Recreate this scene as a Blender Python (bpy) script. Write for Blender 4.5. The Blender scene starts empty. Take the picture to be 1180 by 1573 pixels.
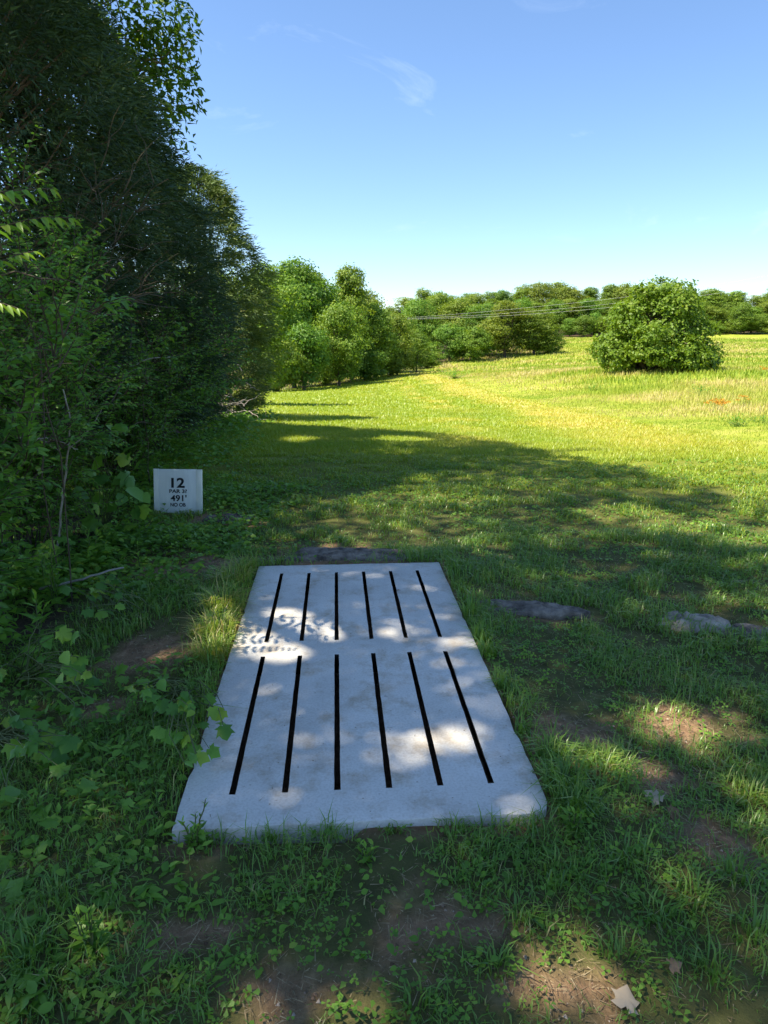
import bpy, math
import numpy as np
from mathutils import Vector, Matrix

# ------------------------------------------------------------------ camera, sky, sun, exposure
S = bpy.context.scene
COL = S.collection
R = math.radians
CAM = np.array([0.0, 0.0, 1.6])
PITCH = R(14.5)
FPX = 1573 * 24.0 / 36.0
cd = bpy.data.cameras.new('camera')
cam = bpy.data.objects.new('camera', cd)
COL.objects.link(cam)
cam.location = CAM
cam.rotation_euler = (R(90) - PITCH, 0, 0)
cd.sensor_fit = 'VERTICAL'
cd.sensor_height = 36.0
cd.sensor_width = 27.0
cd.lens = 24.0
cd.clip_start = 0.05
cd.clip_end = 3000
S.camera = cam

SUN_EL = R(57)
SUN_AZ = np.array([-0.955, -0.28]); SUN_AZ /= np.linalg.norm(SUN_AZ)
TOSUN = np.array([SUN_AZ[0]*math.cos(SUN_EL), SUN_AZ[1]*math.cos(SUN_EL), math.sin(SUN_EL)])

w = bpy.data.worlds.new('World')
S.world = w
w.use_nodes = True
wn, wl = w.node_tree.nodes, w.node_tree.links
wn.clear()
wo = wn.new('ShaderNodeOutputWorld')
bg = wn.new('ShaderNodeBackground')
sky = wn.new('ShaderNodeTexSky')
sky.sky_type = 'NISHITA'
sky.sun_disc = False
sky.sun_elevation = SUN_EL
sky.sun_rotation = math.atan2(SUN_AZ[0], SUN_AZ[1])
sky.altitude = 200
sky.air_density = 1.0
sky.dust_density = 0.3
sky.ozone_density = 6.0
bg.inputs['Strength'].default_value = 0.085
# thin wisps of cirrus spread over the whole sky
tc = wn.new('ShaderNodeTexCoord')
mp = wn.new('ShaderNodeMapping'); mp.inputs['Scale'].default_value = (2.4, 2.4, 6.0)
mp.inputs['Location'].default_value = (1.824, 5.694, 2.487); mp.inputs['Rotation'].default_value = (0, 0, -.45)
n1 = wn.new('ShaderNodeTexNoise'); n1.inputs['Scale'].default_value = 1.5
n1.inputs['Detail'].default_value = 9; n1.inputs['Roughness'].default_value = 0.62
n1.inputs['Distortion'].default_value = 1.1
cr = wn.new('ShaderNodeValToRGB')
cr.color_ramp.elements[0].position = 0.60; cr.color_ramp.elements[0].color = (0, 0, 0, 1)
cr.color_ramp.elements[1].position = 0.86; cr.color_ramp.elements[1].color = (0.42, 0.42, 0.42, 1)
mx = wn.new('ShaderNodeMixRGB'); mx.inputs['Color2'].default_value = (4.6, 5.4, 6.6, 1)
wl.new(tc.outputs['Generated'], mp.inputs['Vector'])
wl.new(mp.outputs['Vector'], n1.inputs['Vector'])
wl.new(n1.outputs['Fac'], cr.inputs['Fac'])
wl.new(cr.outputs['Color'], mx.inputs['Fac'])
wl.new(sky.outputs['Color'], mx.inputs['Color1'])
wl.new(mx.outputs['Color'], bg.inputs['Color'])
wl.new(bg.outputs['Background'], wo.inputs['Surface'])

sd = bpy.data.lights.new('sun', 'SUN')
sd.energy = 4.1
sd.angle = R(0.53)
sd.color = (1.0, 0.90, 0.72)
sun = bpy.data.objects.new('sun', sd)
COL.objects.link(sun)
sun.rotation_euler = Vector(TOSUN).to_track_quat('Z', 'Y').to_euler()

S.view_settings.view_transform = 'Standard'
S.view_settings.look = 'None'
S.view_settings.gamma = 1.0
S.view_settings.use_curve_mapping = False
S.view_settings.exposure = 1.5
S.render.engine = 'CYCLES'
S.cycles.max_bounces = 7
S.cycles.diffuse_bounces = 6
S.cycles.transmission_bounces = 4
S.cycles.transparent_max_bounces = 4
S.cycles.sample_clamp_indirect = 6
S.cycles.use_denoising = True

# ------------------------------------------------------------------ helpers: numbers
def smooth(a, b, x):
    t = np.clip((np.asarray(x, float) - a) / (b - a), 0, 1)
    return t*t*(3 - 2*t)

def _hash(ix, iy, s):
    h = (ix.astype(np.int64)*374761393 + iy.astype(np.int64)*668265263 + s*974711) & 0x7fffffff
    h = ((h ^ (h >> 13)) * 1274126177) & 0x7fffffff
    return ((h ^ (h >> 16)) & 0xffff) / 65535.0

def vnoise(x, y, scale, seed=0, octaves=3):
    x = np.asarray(x, float)*scale; y = np.asarray(y, float)*scale
    out = 0; amp = 1; tot = 0
    for o in range(octaves):
        ix = np.floor(x); iy = np.floor(y)
        fx = x-ix; fy = y-iy
        fx = fx*fx*(3-2*fx); fy = fy*fy*(3-2*fy)
        v = (_hash(ix, iy, seed+o)*(1-fx) + _hash(ix+1, iy, seed+o)*fx)*(1-fy) + \
            (_hash(ix, iy+1, seed+o)*(1-fx) + _hash(ix+1, iy+1, seed+o)*fx)*fy
        out = out + v*amp; tot += amp; amp *= 0.5; x = x*2.03; y = y*2.03
    return out/tot

def ray(px, py):
    cx = (px-590.0)/FPX; cy = -(py-786.5)/FPX
    c, s = math.cos(PITCH), math.sin(PITCH)
    d = np.array([cx, c + cy*s, -s + cy*c])
    return d
def at(px, py, y):
    d = ray(px, py)
    return CAM + d*(y/d[1])
def project(P):
    P = np.atleast_2d(P) - CAM
    c, s = math.cos(PITCH), math.sin(PITCH)
    dep = P[:, 1]*c - P[:, 2]*s
    up = P[:, 1]*s + P[:, 2]*c
    dep = np.where(dep < 0.05, 0.05, dep)
    return 590 + FPX*P[:, 0]/dep, 786.5 - FPX*up/dep

# ------------------------------------------------------------------ terrain heights
_cp = [(-30, -20, 0.5), (30, -20, 0.5), (0, -20, 0.2), (-10, 0, .3), (10, 0, .3), (0, 0, 0), (0, 6, 0), (-5, 6, .1), (6, 6, .15),
       (-5, 10, 0), (12, 10, .25), (-60, 40, -0.5), (-80, 120, -3)]
for px, py, y in [(430, 640, 20), (430, 607, 47), (430, 596, 74), (640, 574, 84), (540, 583, 78), (700, 559, 108), (855, 548, 108),
                  (885, 519, 165), (1150, 514, 170), (1005, 569, 48), (1250, 574, 46), (820, 690, 11.2), (1000, 640, 21),
                  (1100, 590, 36), (800, 600, 42), (700, 640, 22), (1400, 520, 150), (1300, 640, 18)]:
    _cp.append(tuple(at(px, py, y)))
for px, py, y in [(500, 505, 230), (760, 503, 235), (960, 500, 240), (1180, 497, 240), (300, 510, 220), (1500, 492, 230), (0, 520, 200)]:
    _cp.append(tuple(at(px, py, y)))
_cp = np.array(_cp)
_C = 9.0
def _phi(r2): return np.sqrt(r2 + _C*_C)
_A = _phi(((_cp[:, None, :2]-_cp[None, :, :2])**2).sum(-1))
_n = len(_cp)
_P = np.c_[np.ones(_n), _cp[:, :2]]
_M = np.block([[_A + np.eye(_n)*-0.02, _P], [_P.T, np.zeros((3, 3))]])
_W = np.linalg.solve(_M, np.r_[_cp[:, 2], 0, 0, 0])

# pad: 4 x 8 ft slotted concrete slab
PAD_TOP = 0.10
def unproj_z(px, py, z):
    d = ray(px, py)
    return CAM + d*((z-CAM[2])/d[2])
_cor = [unproj_z(262, 1279, PAD_TOP), unproj_z(850, 1249, PAD_TOP), unproj_z(675, 862, PAD_TOP), unproj_z(396, 870, PAD_TOP)]
PAD_C = sum(_cor)/4
_ax = (_cor[3]+_cor[2])/2 - (_cor[0]+_cor[1])/2
PAD_L = 2.54; PAD_W = 1.22
PAD_YAW = math.atan2(-_ax[0], _ax[1])

def pad_local(x, y):
    dx = x-PAD_C[0]; dy = y-PAD_C[1]
    c, s = math.cos(PAD_YAW), math.sin(PAD_YAW)
    return dx*c + dy*s, -dx*s + dy*c
def in_pad(x, y, m=0.0):
    u, v = pad_local(np.asarray(x), np.asarray(y))
    return (np.abs(u) < PAD_W/2+m) & (np.abs(v) < PAD_L/2+m)

def hz(x, y):
    x = np.asarray(x, float); y = np.asarray(y, float)
    shp = x.shape
    xf = x.ravel(); yf = y.ravel()
    rr = np.hypot(xf, yf); k = np.minimum(1, 270/np.maximum(rr, 1e-6))
    xc = xf*k; yc = yf*k
    z = np.empty_like(xf)
    for i in range(0, len(xf), 100000):
        a = xc[i:i+100000]; b = yc[i:i+100000]
        r2 = (a[:, None]-_cp[None, :, 0])**2 + (b[:, None]-_cp[None, :, 1])**2
        z[i:i+100000] = _phi(r2) @ _W[:_n] + _W[_n] + _W[_n+1]*a + _W[_n+2]*b
    z = z*smooth(4.0, 13.0, rr)
    bump = (vnoise(xf, yf, 1.1, 5, 4)-0.5)*0.07 + (vnoise(xf, yf, 7, 9, 2)-0.5)*0.018
    z = z + bump*(1-smooth(20, 60, rr)*0.6)
    hole = in_pad(xf, yf, -0.02)
    near = smooth(0.25, 0.0, np.maximum(np.abs(pad_local(xf, yf)[0])-PAD_W/2, np.abs(pad_local(xf, yf)[1])-PAD_L/2))
    lv = 0.076 + 0.010*smooth(-1.2, 1.3, pad_local(xf, yf)[1])
    apron = smooth(0.9, 0.0, np.maximum(np.abs(pad_local(xf, yf)[0])-PAD_W/2, np.abs(pad_local(xf, yf)[1])-PAD_L/2))
    z = z*(1-near*0.7) + lv*apron
    front = smooth(0.5, 0.0, np.abs(pad_local(xf, yf)[1]+PAD_L/2+0.2))*(np.abs(pad_local(xf, yf)[0]) < PAD_W/2+0.2)
    z = z - 0.012*front
    z = np.where(hole, -0.09, z)
    return z.reshape(shp)
def hz_top(x, y):
    return np.where(in_pad(x, y), PAD_TOP, hz(x, y))
def hz1(x, y): return float(hz(np.array([x]), np.array([y]))[0])

def G(px, py):
    """where the line of sight through a photo point meets the ground"""
    d = ray(px, py)
    t = np.concatenate([np.linspace(1.0, 30, 900), np.linspace(30, 400, 1500)])
    p = CAM[None] + d[None]*t[:, None]
    below = p[:, 2] < hz_top(p[:, 0], p[:, 1])
    i = int(np.argmax(below)) if below.any() else len(t)-1
    return p[i]

class Ell:
    def __init__(s, px, py, rx, ry):
        c = G(px, py); s.c = c
        s.a = max(0.03, abs(G(px+rx, py)[0]-c[0])); s.b = max(0.03, abs(G(px, py-ry)[1]-c[1])*0.5+abs(G(px, py+ry)[1]-c[1])*0.5)
    def f(s, x, y):      # 0 centre, 1 rim
        return np.sqrt(((x-s.c[0])/s.a)**2 + ((y-s.c[1])/s.b)**2)
def poly_mask(x, y, poly):
    inside = np.zeros(np.shape(x), bool)
    n = len(poly); j = n-1
    for i in range(n):
        xi, yi = poly[i]; xj, yj = poly[j]
        c = ((yi > y) != (yj > y)) & (x < (xj-xi)*(y-yi)/((yj-yi) + 1e-12) + xi)
        inside ^= c; j = i
    return inside

SOIL = [Ell(1045, 1118, 95, 42), Ell(880, 1130, 75, 30), Ell(1010, 1195, 70, 28), Ell(730, 1425, 150, 62), Ell(460, 1530, 90, 50),
        Ell(860, 1530, 95, 55), Ell(610, 1500, 90, 40), Ell(225, 1000, 60, 28), Ell(170, 1090, 45, 20), Ell(1100, 1290, 60, 30),
        Ell(530, 853, 110, 16), Ell(360, 800, 60, 14), Ell(280, 870, 80, 20), Ell(820, 938, 90, 14), Ell(300, 1450, 60, 30)]
def soil(x, y):
    m = np.zeros(np.shape(x))
    n = vnoise(x, y, 3.0, 31, 4)-0.5
    n2 = vnoise(x, y, 14.0, 37, 2)-0.5; n3 = vnoise(x, y, 45.0, 39, 2)-0.5
    for e in SOIL:
        m = np.maximum(m, smooth(1.2, 0.5, e.f(x, y) + n*1.5 + n2*1.3 + n3*.8))
    return m
_gedge = [tuple(G(px, py)[:2]) for px, py in [(655, 573), (720, 590), (820, 616), (940, 640), (1060, 664), (1180, 690), (1500, 760)]]
_mead_poly = _gedge + [(60, 6), (300, 60), (300, 300), (40, 300)]
_ga = np.array(_gedge)
def edge_dist(x, y):
    """unsigned distance from the mown fairway's right-hand edge"""
    best = np.full(np.shape(x), 1e9)
    for (x0, y0), (x1, y1) in zip(_gedge[:-1], _gedge[1:]):
        L2 = (x1-x0)**2 + (y1-y0)**2
        t = np.clip(((x-x0)*(x1-x0) + (y-y0)*(y1-y0))/L2, 0, 1)
        best = np.minimum(best, np.hypot(x-x0-t*(x1-x0), y-y0-t*(y1-y0)))
    return best
def meadow(x, y):
    j = (vnoise(x, y, 0.35, 51, 3)-0.5)*2.0
    return poly_mask(x+j, y+j, _mead_poly)
THICK = [(-30, -6), (-2.3, -6), (-1.75, 1.0), (-1.75, 2.6), (-1.85, 4.2), (-2.35, 6.2), (-2.7, 8.5), (-3.0, 12), (-3.3, 17), (-4.4, 24), (-7, 30), (-30, 34)]
def thicket(x, y):
    j = (vnoise(x, y, 1.3, 61, 3)-0.5)*0.7
    return poly_mask(x+j, y, THICK)

# sun patches on the ground: where gaps in the canopy let the sun through (photo points)
def GP(pts): return [tuple(G(px, py)[:2]) for px, py in pts]
LITPOLY = [GP([(500, 657), (560, 659), (640, 664), (700, 668), (790, 684), (850, 702), (960, 718), (1040, 740), (1110, 768), (1180, 790), (1500, 860),
               (1500, 600), (1180, 580), (900, 575), (640, 578), (520, 590), (430, 600), (505, 607), (500, 618), (430, 622), (440, 629), (595, 633), (590, 643), (450, 650)]),
           GP([(890, 770), (980, 778), (1080, 785), (1180, 790), (1500, 830), (1500, 880), (1180, 850), (1090, 836), (1000, 815), (920, 797)])]
DAPPLE = [Ell(465, 1545, 105, 62), Ell(862, 1528, 88, 62), Ell(1050, 1112, 85, 26), Ell(930, 1168, 45, 18), Ell(1155, 1222, 40, 20), Ell(820, 1240, 35, 10),
          Ell(605, 1150, 95, 26), Ell(690, 1130, 40, 16), Ell(420, 940, 48, 22), Ell(395, 985, 60, 16), Ell(490, 965, 45, 22), Ell(575, 900, 35, 9), Ell(590, 965, 55, 18), Ell(620, 975, 40, 12),
          Ell(670, 905, 30, 8), Ell(345, 960, 26, 44), Ell(255, 1012, 22, 10), Ell(715, 990, 30, 10), Ell(1120, 866, 85, 9), Ell(855, 878, 22, 6), Ell(1010, 855, 30, 6),
          Ell(460, 676, 28, 4), Ell(620, 676, 40, 3), Ell(640, 735, 30, 5), Ell(980, 700, 30, 4), Ell(1100, 1190, 30, 9), Ell(840, 1350, 40, 16), Ell(170, 1470, 26, 14),
          Ell(440, 1103, 30, 5), Ell(720, 920, 16, 6), Ell(760, 845, 30, 5), Ell(1120, 930, 30, 6)]
def sunlit(x, y):
    jx = (vnoise(x, y, 5.0, 71, 3)-0.5); jy = (vnoise(x+31, y, 5.0, 73, 3)-0.5)
    m = np.zeros(np.shape(x), bool)
    for p in LITPOLY:
        m |= poly_mask(x+jx*1.1, y+jy*1.1, p)
    far = x > 8
    m |= far & (y > 5)
    for e in DAPPLE:
        m |= e.f(x+jx*min(.3, 1.1*e.a), y+jy*min(.4, 1.1*e.b)) < 1.2
    for (ex, ey, er) in EXTRA:
        m |= (x+jx*.3-ex)**2 + (y+jy*.3-ey)**2 < er*er
    return m
EXTRA = []          # further gaps in the canopy: sun falling on branches
def lands(P):
    z0 = np.zeros(len(P))
    for _ in range(2):
        t = (P[:, 2]-z0)/TOSUN[2]
        X = P[:, 0]-TOSUN[0]*t; Y = P[:, 1]-TOSUN[1]*t
        z0 = hz_top(X, Y)
    return X, Y
for _q, _r in [((20, 275, 3.0), .16), ((60, 300, 3.0), .16), ((75, 350, 3.1), .12), ((100, 335, 3.1), .12), ((25, 395, 2.9), .16), ((50, 385, 2.9), .10), ((15, 470, 2.8), .10), ((270, 500, 7.2), .12)]:
    _X, _Y = lands(at(*_q)[None]); EXTRA.append((_X[0], _Y[0], _r))
BANK = GP([(250, 640), (480, 655), (640, 700), (700, 800), (600, 850), (400, 850), (330, 800), (240, 800)])
SKYPOLY = [(300, -900), (300, 0), (312, 40), (296, 95), (318, 165), (298, 235), (312, 275), (345, 292), (384, 322), (392, 390), (402, 420), (425, 560), (400, 628), (470, 700), (3000, 700), (3000, -900)]
def canopy_keep(P, rng, thin=True):
    """prune the canopy: gaps where the sun gets through, and the outline against the sky"""
    X, Y = lands(P)
    keep = ~sunlit(X, Y)
    if thin: keep &= rng.random(len(P)) < np.where(poly_mask(X, Y, BANK), .34, np.where(Y > 5.0, .60, 1.0))   # thinner foliage above the lawn
    if True:
        px, py = project(P)
        jx = (vnoise(P[:, 1], P[:, 2], 1.7, 81, 3)-0.5)*46
        jy = (vnoise(P[:, 1]+9, P[:, 2], 1.7, 83, 3)-0.5)*46
        infr = (P[:, 1] > 0.3)
        keep &= ~(poly_mask(px+jx, py+jy, SKYPOLY) & infr)
    return keep

# ------------------------------------------------------------------ helpers: meshes
def mesh_from(name, V, F, tint=None, smooth_sh=False):
    me = bpy.data.meshes.new(name)
    V = np.asarray(V, np.float32); F = np.asarray(F, np.int32)
    k = F.shape[1]
    me.vertices.add(len(V)); me.vertices.foreach_set('co', V.ravel())
    me.loops.add(F.size); me.loops.foreach_set('vertex_index', F.ravel())
    me.polygons.add(len(F))
    me.polygons.foreach_set('loop_start', np.arange(0, F.size, k, dtype=np.int32))
    if smooth_sh:
        me.polygons.foreach_set('use_smooth', np.ones(len(F), bool))
    if tint is not None:
        a = me.attributes.new('tint', 'FLOAT', 'POINT'); a.data.foreach_set('value', np.asarray(tint, np.float32))
    me.update(calc_edges=True)
    return me
def obj(name, me, mat=None, parent=None, loc=None):
    o = bpy.data.objects.new(name, me); COL.objects.link(o)
    if mat is not None and me is not None:
        if not me.materials: me.materials.append(mat)
    if parent is not None: o.parent = parent
    if loc is not None: o.location = loc
    return o
def thing(name, label, cat, loc=(0, 0, 0), rz=0.0, group=None):
    o = bpy.data.objects.new(name, None); COL.objects.link(o)
    o.empty_display_size = 0.1
    o.location = loc; o.rotation_euler = (0, 0, rz)
    o['label'] = label; o['category'] = cat
    if group: o['group'] = group
    return o
def tag(o, label, cat, group=None, kind=None):
    if label: o['label'] = label
    if cat: o['category'] = cat
    if group: o['group'] = group
    if kind: o['kind'] = kind
    return o

def unit(a):
    return a/np.maximum(np.linalg.norm(a, axis=-1, keepdims=True), 1e-9)

# leaf shapes: x along the leaf, y across, z out of the leaf plane
def fan(pts):
    V = np.array(pts, float); n = len(V)
    return V, np.array([(0, i, i+1) for i in range(1, n-1)])
T_RHOMB = (np.array([(0, 0, 0), (.42, -.5, .10), (1, 0, -.08), (.42, .5, .10)]), np.array([(0, 1, 2), (0, 2, 3)]))
T_OVATE = (np.array([(0, 0, 0), (.22, -.40, .07), (.55, -.42, .05), (1, 0, -.16), (.55, .42, .05), (.22, .40, .07), (.5, 0, -.02)]),
           np.array([(0, 1, 6), (1, 2, 6), (2, 3, 6), (3, 4, 6), (4, 5, 6), (5, 0, 6)]))
_lob = [(0.06, 0), (-.10, -.16), (-.02, -.30), (.06, -.56), (.22, -.38), (.36, -.45), (.62, -.58), (.58, -.37), (.76, -.25), (1, 0), (.76, .25), (.58, .37), (.62, .58), (.36, .45), (.22, .38), (.06, .56), (-.02, .30), (-.10, .16)]
T_LOBED = (np.array([(.38, 0, .05)] + [(a, b, -.10*abs(b)*2+.02*(i % 2)-.1*max(0, a-.6)) for i, (a, b) in enumerate(_lob)]),
           np.array([(0, i+1, (i+1) % len(_lob)+1) for i in range(len(_lob))]))
T_NEEDLE = (np.array([(0, -.5, 0), (0, .5, 0), (1, 0, 0)]), np.array([(0, 1, 2)]))
T_BLADE1 = T_NEEDLE
T_LANCE = (np.array([(0, 0, 0), (.3, -.5, .04), (.65, -.36, 0), (1, 0, -.14), (.65, .36, 0), (.3, .5, .04)]),
           np.array([(0, 1, 5), (1, 2, 4), (1, 4, 5), (2, 3, 4)]))
def _rot2(p, a):
    c, s = math.cos(a), math.sin(a); return [(x*c-y*s, x*s+y*c, z) for x, y, z in p]
_lf = [(0.04, 0, 0), (.72, -.34, .02), (.95, 0, -.03), (.72, .34, .02)]
T_TREFOIL = (np.array(sum([_rot2(_lf, a) for a in (0, 2.1, -2.1)], [])), np.array(sum([[(o, o+1, o+2), (o, o+2, o+3)] for o in (0, 4, 8)], [])))

class Foliage:
    def __init__(s): s.V = []; s.F = []; s.T = []; s.n = 0
    def add(s, pos, d, nrm, L, W, tint, tpl):
        if len(pos) == 0: return
        tv, tf = tpl
        d = unit(d); side = unit(np.cross(nrm, d)); nn = np.cross(d, side)
        L = np.broadcast_to(np.asarray(L, float), (len(pos),)); W = np.broadcast_to(np.asarray(W, float), (len(pos),))
        v = pos[:, None, :] + d[:, None, :]*(tv[None, :, 0:1]*L[:, None, None]) + side[:, None, :]*(tv[None, :, 1:2]*W[:, None, None]) + nn[:, None, :]*(tv[None, :, 2:3]*L[:, None, None])
        k = len(tv)
        f = tf[None] + (np.arange(len(pos))*k)[:, None, None] + s.n
        s.V.append(v.reshape(-1, 3)); s.F.append(f.reshape(-1, 3)); s.T.append(np.repeat(np.broadcast_to(tint, (len(pos),)), k)); s.n += len(pos)*k
    def blades(s, pos, head, L, W, bend, tint, lean=0.25):
        """curved grass blades: base quad + tip triangle"""
        n = len(pos)
        if n == 0: return
        h = np.c_[np.cos(head), np.sin(head), np.zeros(n)]
        side = np.c_[-np.sin(head), np.cos(head), np.zeros(n)]
        up = np.array([0, 0, 1.0])[None]
        ln = np.asarray(lean)*np.ones(n)
        m = pos + h*(L*ln*0.45)[:, None] + up*(L*0.55*np.sqrt(np.maximum(0.1, 1-ln**2)))[:, None]
        t = m + h*(L*(ln*0.5+bend*0.55))[:, None] + up*(L*np.maximum(-0.25, 0.46-bend*0.62))[:, None]
        wv = side*W[:, None]
        v = np.stack([pos-wv*.5, pos+wv*.5, m+wv*.42, m-wv*.42, t], 1)
        f = np.array([(0, 1, 2), (0, 2, 3), (3, 2, 4)])[None] + (np.arange(n)*5)[:, None, None] + s.n
        s.V.append(v.reshape(-1, 3)); s.F.append(f.reshape(-1, 3)); s.T.append(np.repeat(tint, 5)); s.n += n*5
    def mesh(s, name):
        return mesh_from(name, np.concatenate(s.V), np.concatenate(s.F), np.concatenate(s.T))

class Tubes:
    def __init__(s, sides=6): s.V = []; s.F = []; s.n = 0; s.k = sides
    def add(s, pts, rad):
        P = np.asarray(pts, float); rad = np.asarray(rad, float)*np.ones(len(P)); k = s.k
        T = unit(np.gradient(P, axis=0))
        ref = np.array([0.31, 0.17, 0.93]); ref = ref if abs(T[0] @ ref) < 0.93 else np.array([1.0, 0, 0])
        A = unit(np.cross(T, ref)); B = np.cross(T, A)
        an = np.linspace(0, 2*math.pi, k, endpoint=False)
        v = P[:, None, :] + (A[:, None, :]*np.cos(an)[None, :, None] + B[:, None, :]*np.sin(an)[None, :, None])*rad[:, None, None]
        i = np.arange(len(P)-1)[:, None]*k; j = np.arange(k)[None]; j2 = (j+1) % k
        f = np.stack([i+j, i+j2, i+k+j2, i+k+j], -1).reshape(-1, 4) + s.n
        s.V.append(v.reshape(-1, 3)); s.F.append(f); s.n += len(P)*k
    def mesh(s, name):
        return mesh_from(name, np.concatenate(s.V), np.concatenate(s.F), None, True)
def bez(a, b, sag, n, rng, wob=0.04):
    a = np.asarray(a, float); b = np.asarray(b, float)
    t = np.linspace(0, 1, n)[:, None]
    p = a + (b-a)*t
    p[:, 2] += (np.sin(t[:, 0]*math.pi)*sag)
    L = np.linalg.norm(b-a)
    j = rng.normal(0, wob*L, (n, 3)); j[0] = 0; j[-1] = 0
    return p + j*np.sin(t*math.pi)

# ------------------------------------------------------------------ materials
def newmat(name):
    m = bpy.data.materials.new(name); m.use_nodes = True
    n = m.node_tree.nodes; n.clear()
    return m, n, m.node_tree.links
def ramp(n, stops):
    r = n.new('ShaderNodeValToRGB'); e = r.color_ramp.elements
    while len(e) < len(stops): e.new(0.5)
    for i, (p, c) in enumerate(stops):
        e[i].position = p; e[i].color = (*c, 1)
    return r
def leafmat(name, stops, trans=0.35, rough=0.45, objvar=0.0, tgain=(1.25, 1.2, 0.5), spec=0.35):
    m, n, l = newmat(name)
    at_ = n.new('ShaderNodeAttribute'); at_.attribute_name = 'tint'
    rp = ramp(n, stops)
    l.new(at_.outputs['Fac'], rp.inputs['Fac'])
    col = rp.outputs['Color']
    if objvar > 0:
        oi = n.new('ShaderNodeObjectInfo')
        hs = n.new('ShaderNodeHueSaturation')
        mr = n.new('ShaderNodeMapRange'); mr.inputs['To Min'].default_value = 0.5-objvar*0.12; mr.inputs['To Max'].default_value = 0.5+objvar*0.10
        mv = n.new('ShaderNodeMapRange'); mv.inputs['To Min'].default_value = 1-objvar*0.6; mv.inputs['To Max'].default_value = 1+objvar*0.6
        ml = n.new('ShaderNodeMath'); ml.operation = 'MULTIPLY'; ml.inputs[1].default_value = 7.31
        fr = n.new('ShaderNodeMath'); fr.operation = 'FRACT'
        l.new(oi.outputs['Random'], mr.inputs['Value']); l.new(oi.outputs['Random'], ml.inputs[0]); l.new(ml.outputs[0], fr.inputs[0]); l.new(fr.outputs[0], mv.inputs['Value'])
        l.new(mr.outputs[0], hs.inputs['Hue']); l.new(mv.outputs[0], hs.inputs['Value']); l.new(col, hs.inputs['Color'])
        col = hs.outputs['Color']
    p = n.new('ShaderNodeBsdfPrincipled'); p.inputs['Roughness'].default_value = rough
    p.inputs['Specular IOR Level'].default_value = spec
    t = n.new('ShaderNodeBsdfTranslucent')
    g = n.new('ShaderNodeMixRGB'); g.blend_type = 'MULTIPLY'; g.inputs['Fac'].default_value = 1; g.inputs['Color2'].default_value = (*tgain, 1)
    l.new(col, g.inputs['Color1']); l.new(g.outputs[0], t.inputs['Color'])
    l.new(col, p.inputs['Base Color'])
    mx_ = n.new('ShaderNodeMixShader'); mx_.inputs['Fac'].default_value = trans
    l.new(p.outputs[0], mx_.inputs[1]); l.new(t.outputs[0], mx_.inputs[2])
    o = n.new('ShaderNodeOutputMaterial'); l.new(mx_.outputs[0], o.inputs['Surface'])
    return m
def solid(name, c1, c2, scale=8, rough=0.85, bump=0.3, bscale=40, spec=0.3, detail=6, bdist=0.01):
    m, n, l = newmat(name)
    tc_ = n.new('ShaderNodeTexCoord')
    nz = n.new('ShaderNodeTexNoise'); nz.inputs['Scale'].default_value = scale; nz.inputs['Detail'].default_value = detail
    rp = ramp(n, [(0.3, c1), (0.72, c2)])
    p = n.new('ShaderNodeBsdfPrincipled'); p.inputs['Roughness'].default_value = rough; p.inputs['Specular IOR Level'].default_value = spec
    nb = n.new('ShaderNodeTexNoise'); nb.inputs['Scale'].default_value = bscale; nb.inputs['Detail'].default_value = 5
    b = n.new('ShaderNodeBump'); b.inputs['Strength'].default_value = bump; b.inputs['Distance'].default_value = bdist
    l.new(tc_.outputs['Object'], nz.inputs['Vector']); l.new(tc_.outputs['Object'], nb.inputs['Vector'])
    l.new(nz.outputs['Fac'], rp.inputs['Fac']); l.new(rp.outputs['Color'], p.inputs['Base Color'])
    l.new(nb.outputs['Fac'], b.inputs['Height']); l.new(b.outputs[0], p.inputs['Normal'])
    o = n.new('ShaderNodeOutputMaterial'); l.new(p.outputs[0], o.inputs['Surface'])
    return m

M = {}
M['bark'] = solid('bark', (.05, .04, .03), (.16, .13, .10), 14, 0.95, 0.8, 30)
M['bark_red'] = solid('cedar bark', (.07, .045, .03), (.19, .13, .09), 14, 0.95, 0.8, 30)
M['deadwood'] = solid('dead wood', (.20, .17, .14), (.42, .38, .33), 20, 0.9, 0.5, 60)
M['twig'] = solid('dark twig', (.05, .04, .03), (.12, .09, .06), 20, 0.9, 0.3, 60)
M['stemgreen'] = solid('green stem', (.06, .09, .025), (.12, .14, .05), 10, 0.6, 0.1, 60)
M['broad'] = leafmat('broad leaf', [(0, (.035, .085, .014)), (.6, (.08, .17, .022)), (1, (.16, .25, .03))], 0.5, 0.42, 0.0)
M['far'] = leafmat('far tree leaf', [(0, (.10, .185, .022)), (.6, (.165, .275, .030)), (1, (.28, .36, .04))], 0.42, 0.55, 0.22)
M['farbush'] = leafmat('field tree leaf', [(0, (.09, .175, .016)), (.6, (.155, .255, .020)), (1, (.24, .32, .028))], 0.42, 0.5, 0.0)
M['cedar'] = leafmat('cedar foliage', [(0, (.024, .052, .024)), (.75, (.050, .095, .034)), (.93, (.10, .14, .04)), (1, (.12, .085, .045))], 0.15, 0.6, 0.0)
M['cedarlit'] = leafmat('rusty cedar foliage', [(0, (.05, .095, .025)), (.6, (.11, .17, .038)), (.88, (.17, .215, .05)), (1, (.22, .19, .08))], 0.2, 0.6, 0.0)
M['shrub'] = leafmat('shrub leaf', [(0, (.08, .19, .035)), (.7, (.15, .32, .05)), (1, (.32, .45, .06))], 0.48, 0.4, 0.0)
M['vine'] = leafmat('vine leaf', [(0, (.08, .20, .035)), (.6, (.16, .34, .05)), (1, (.32, .44, .055))], 0.45, 0.38, 0.0)
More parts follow.
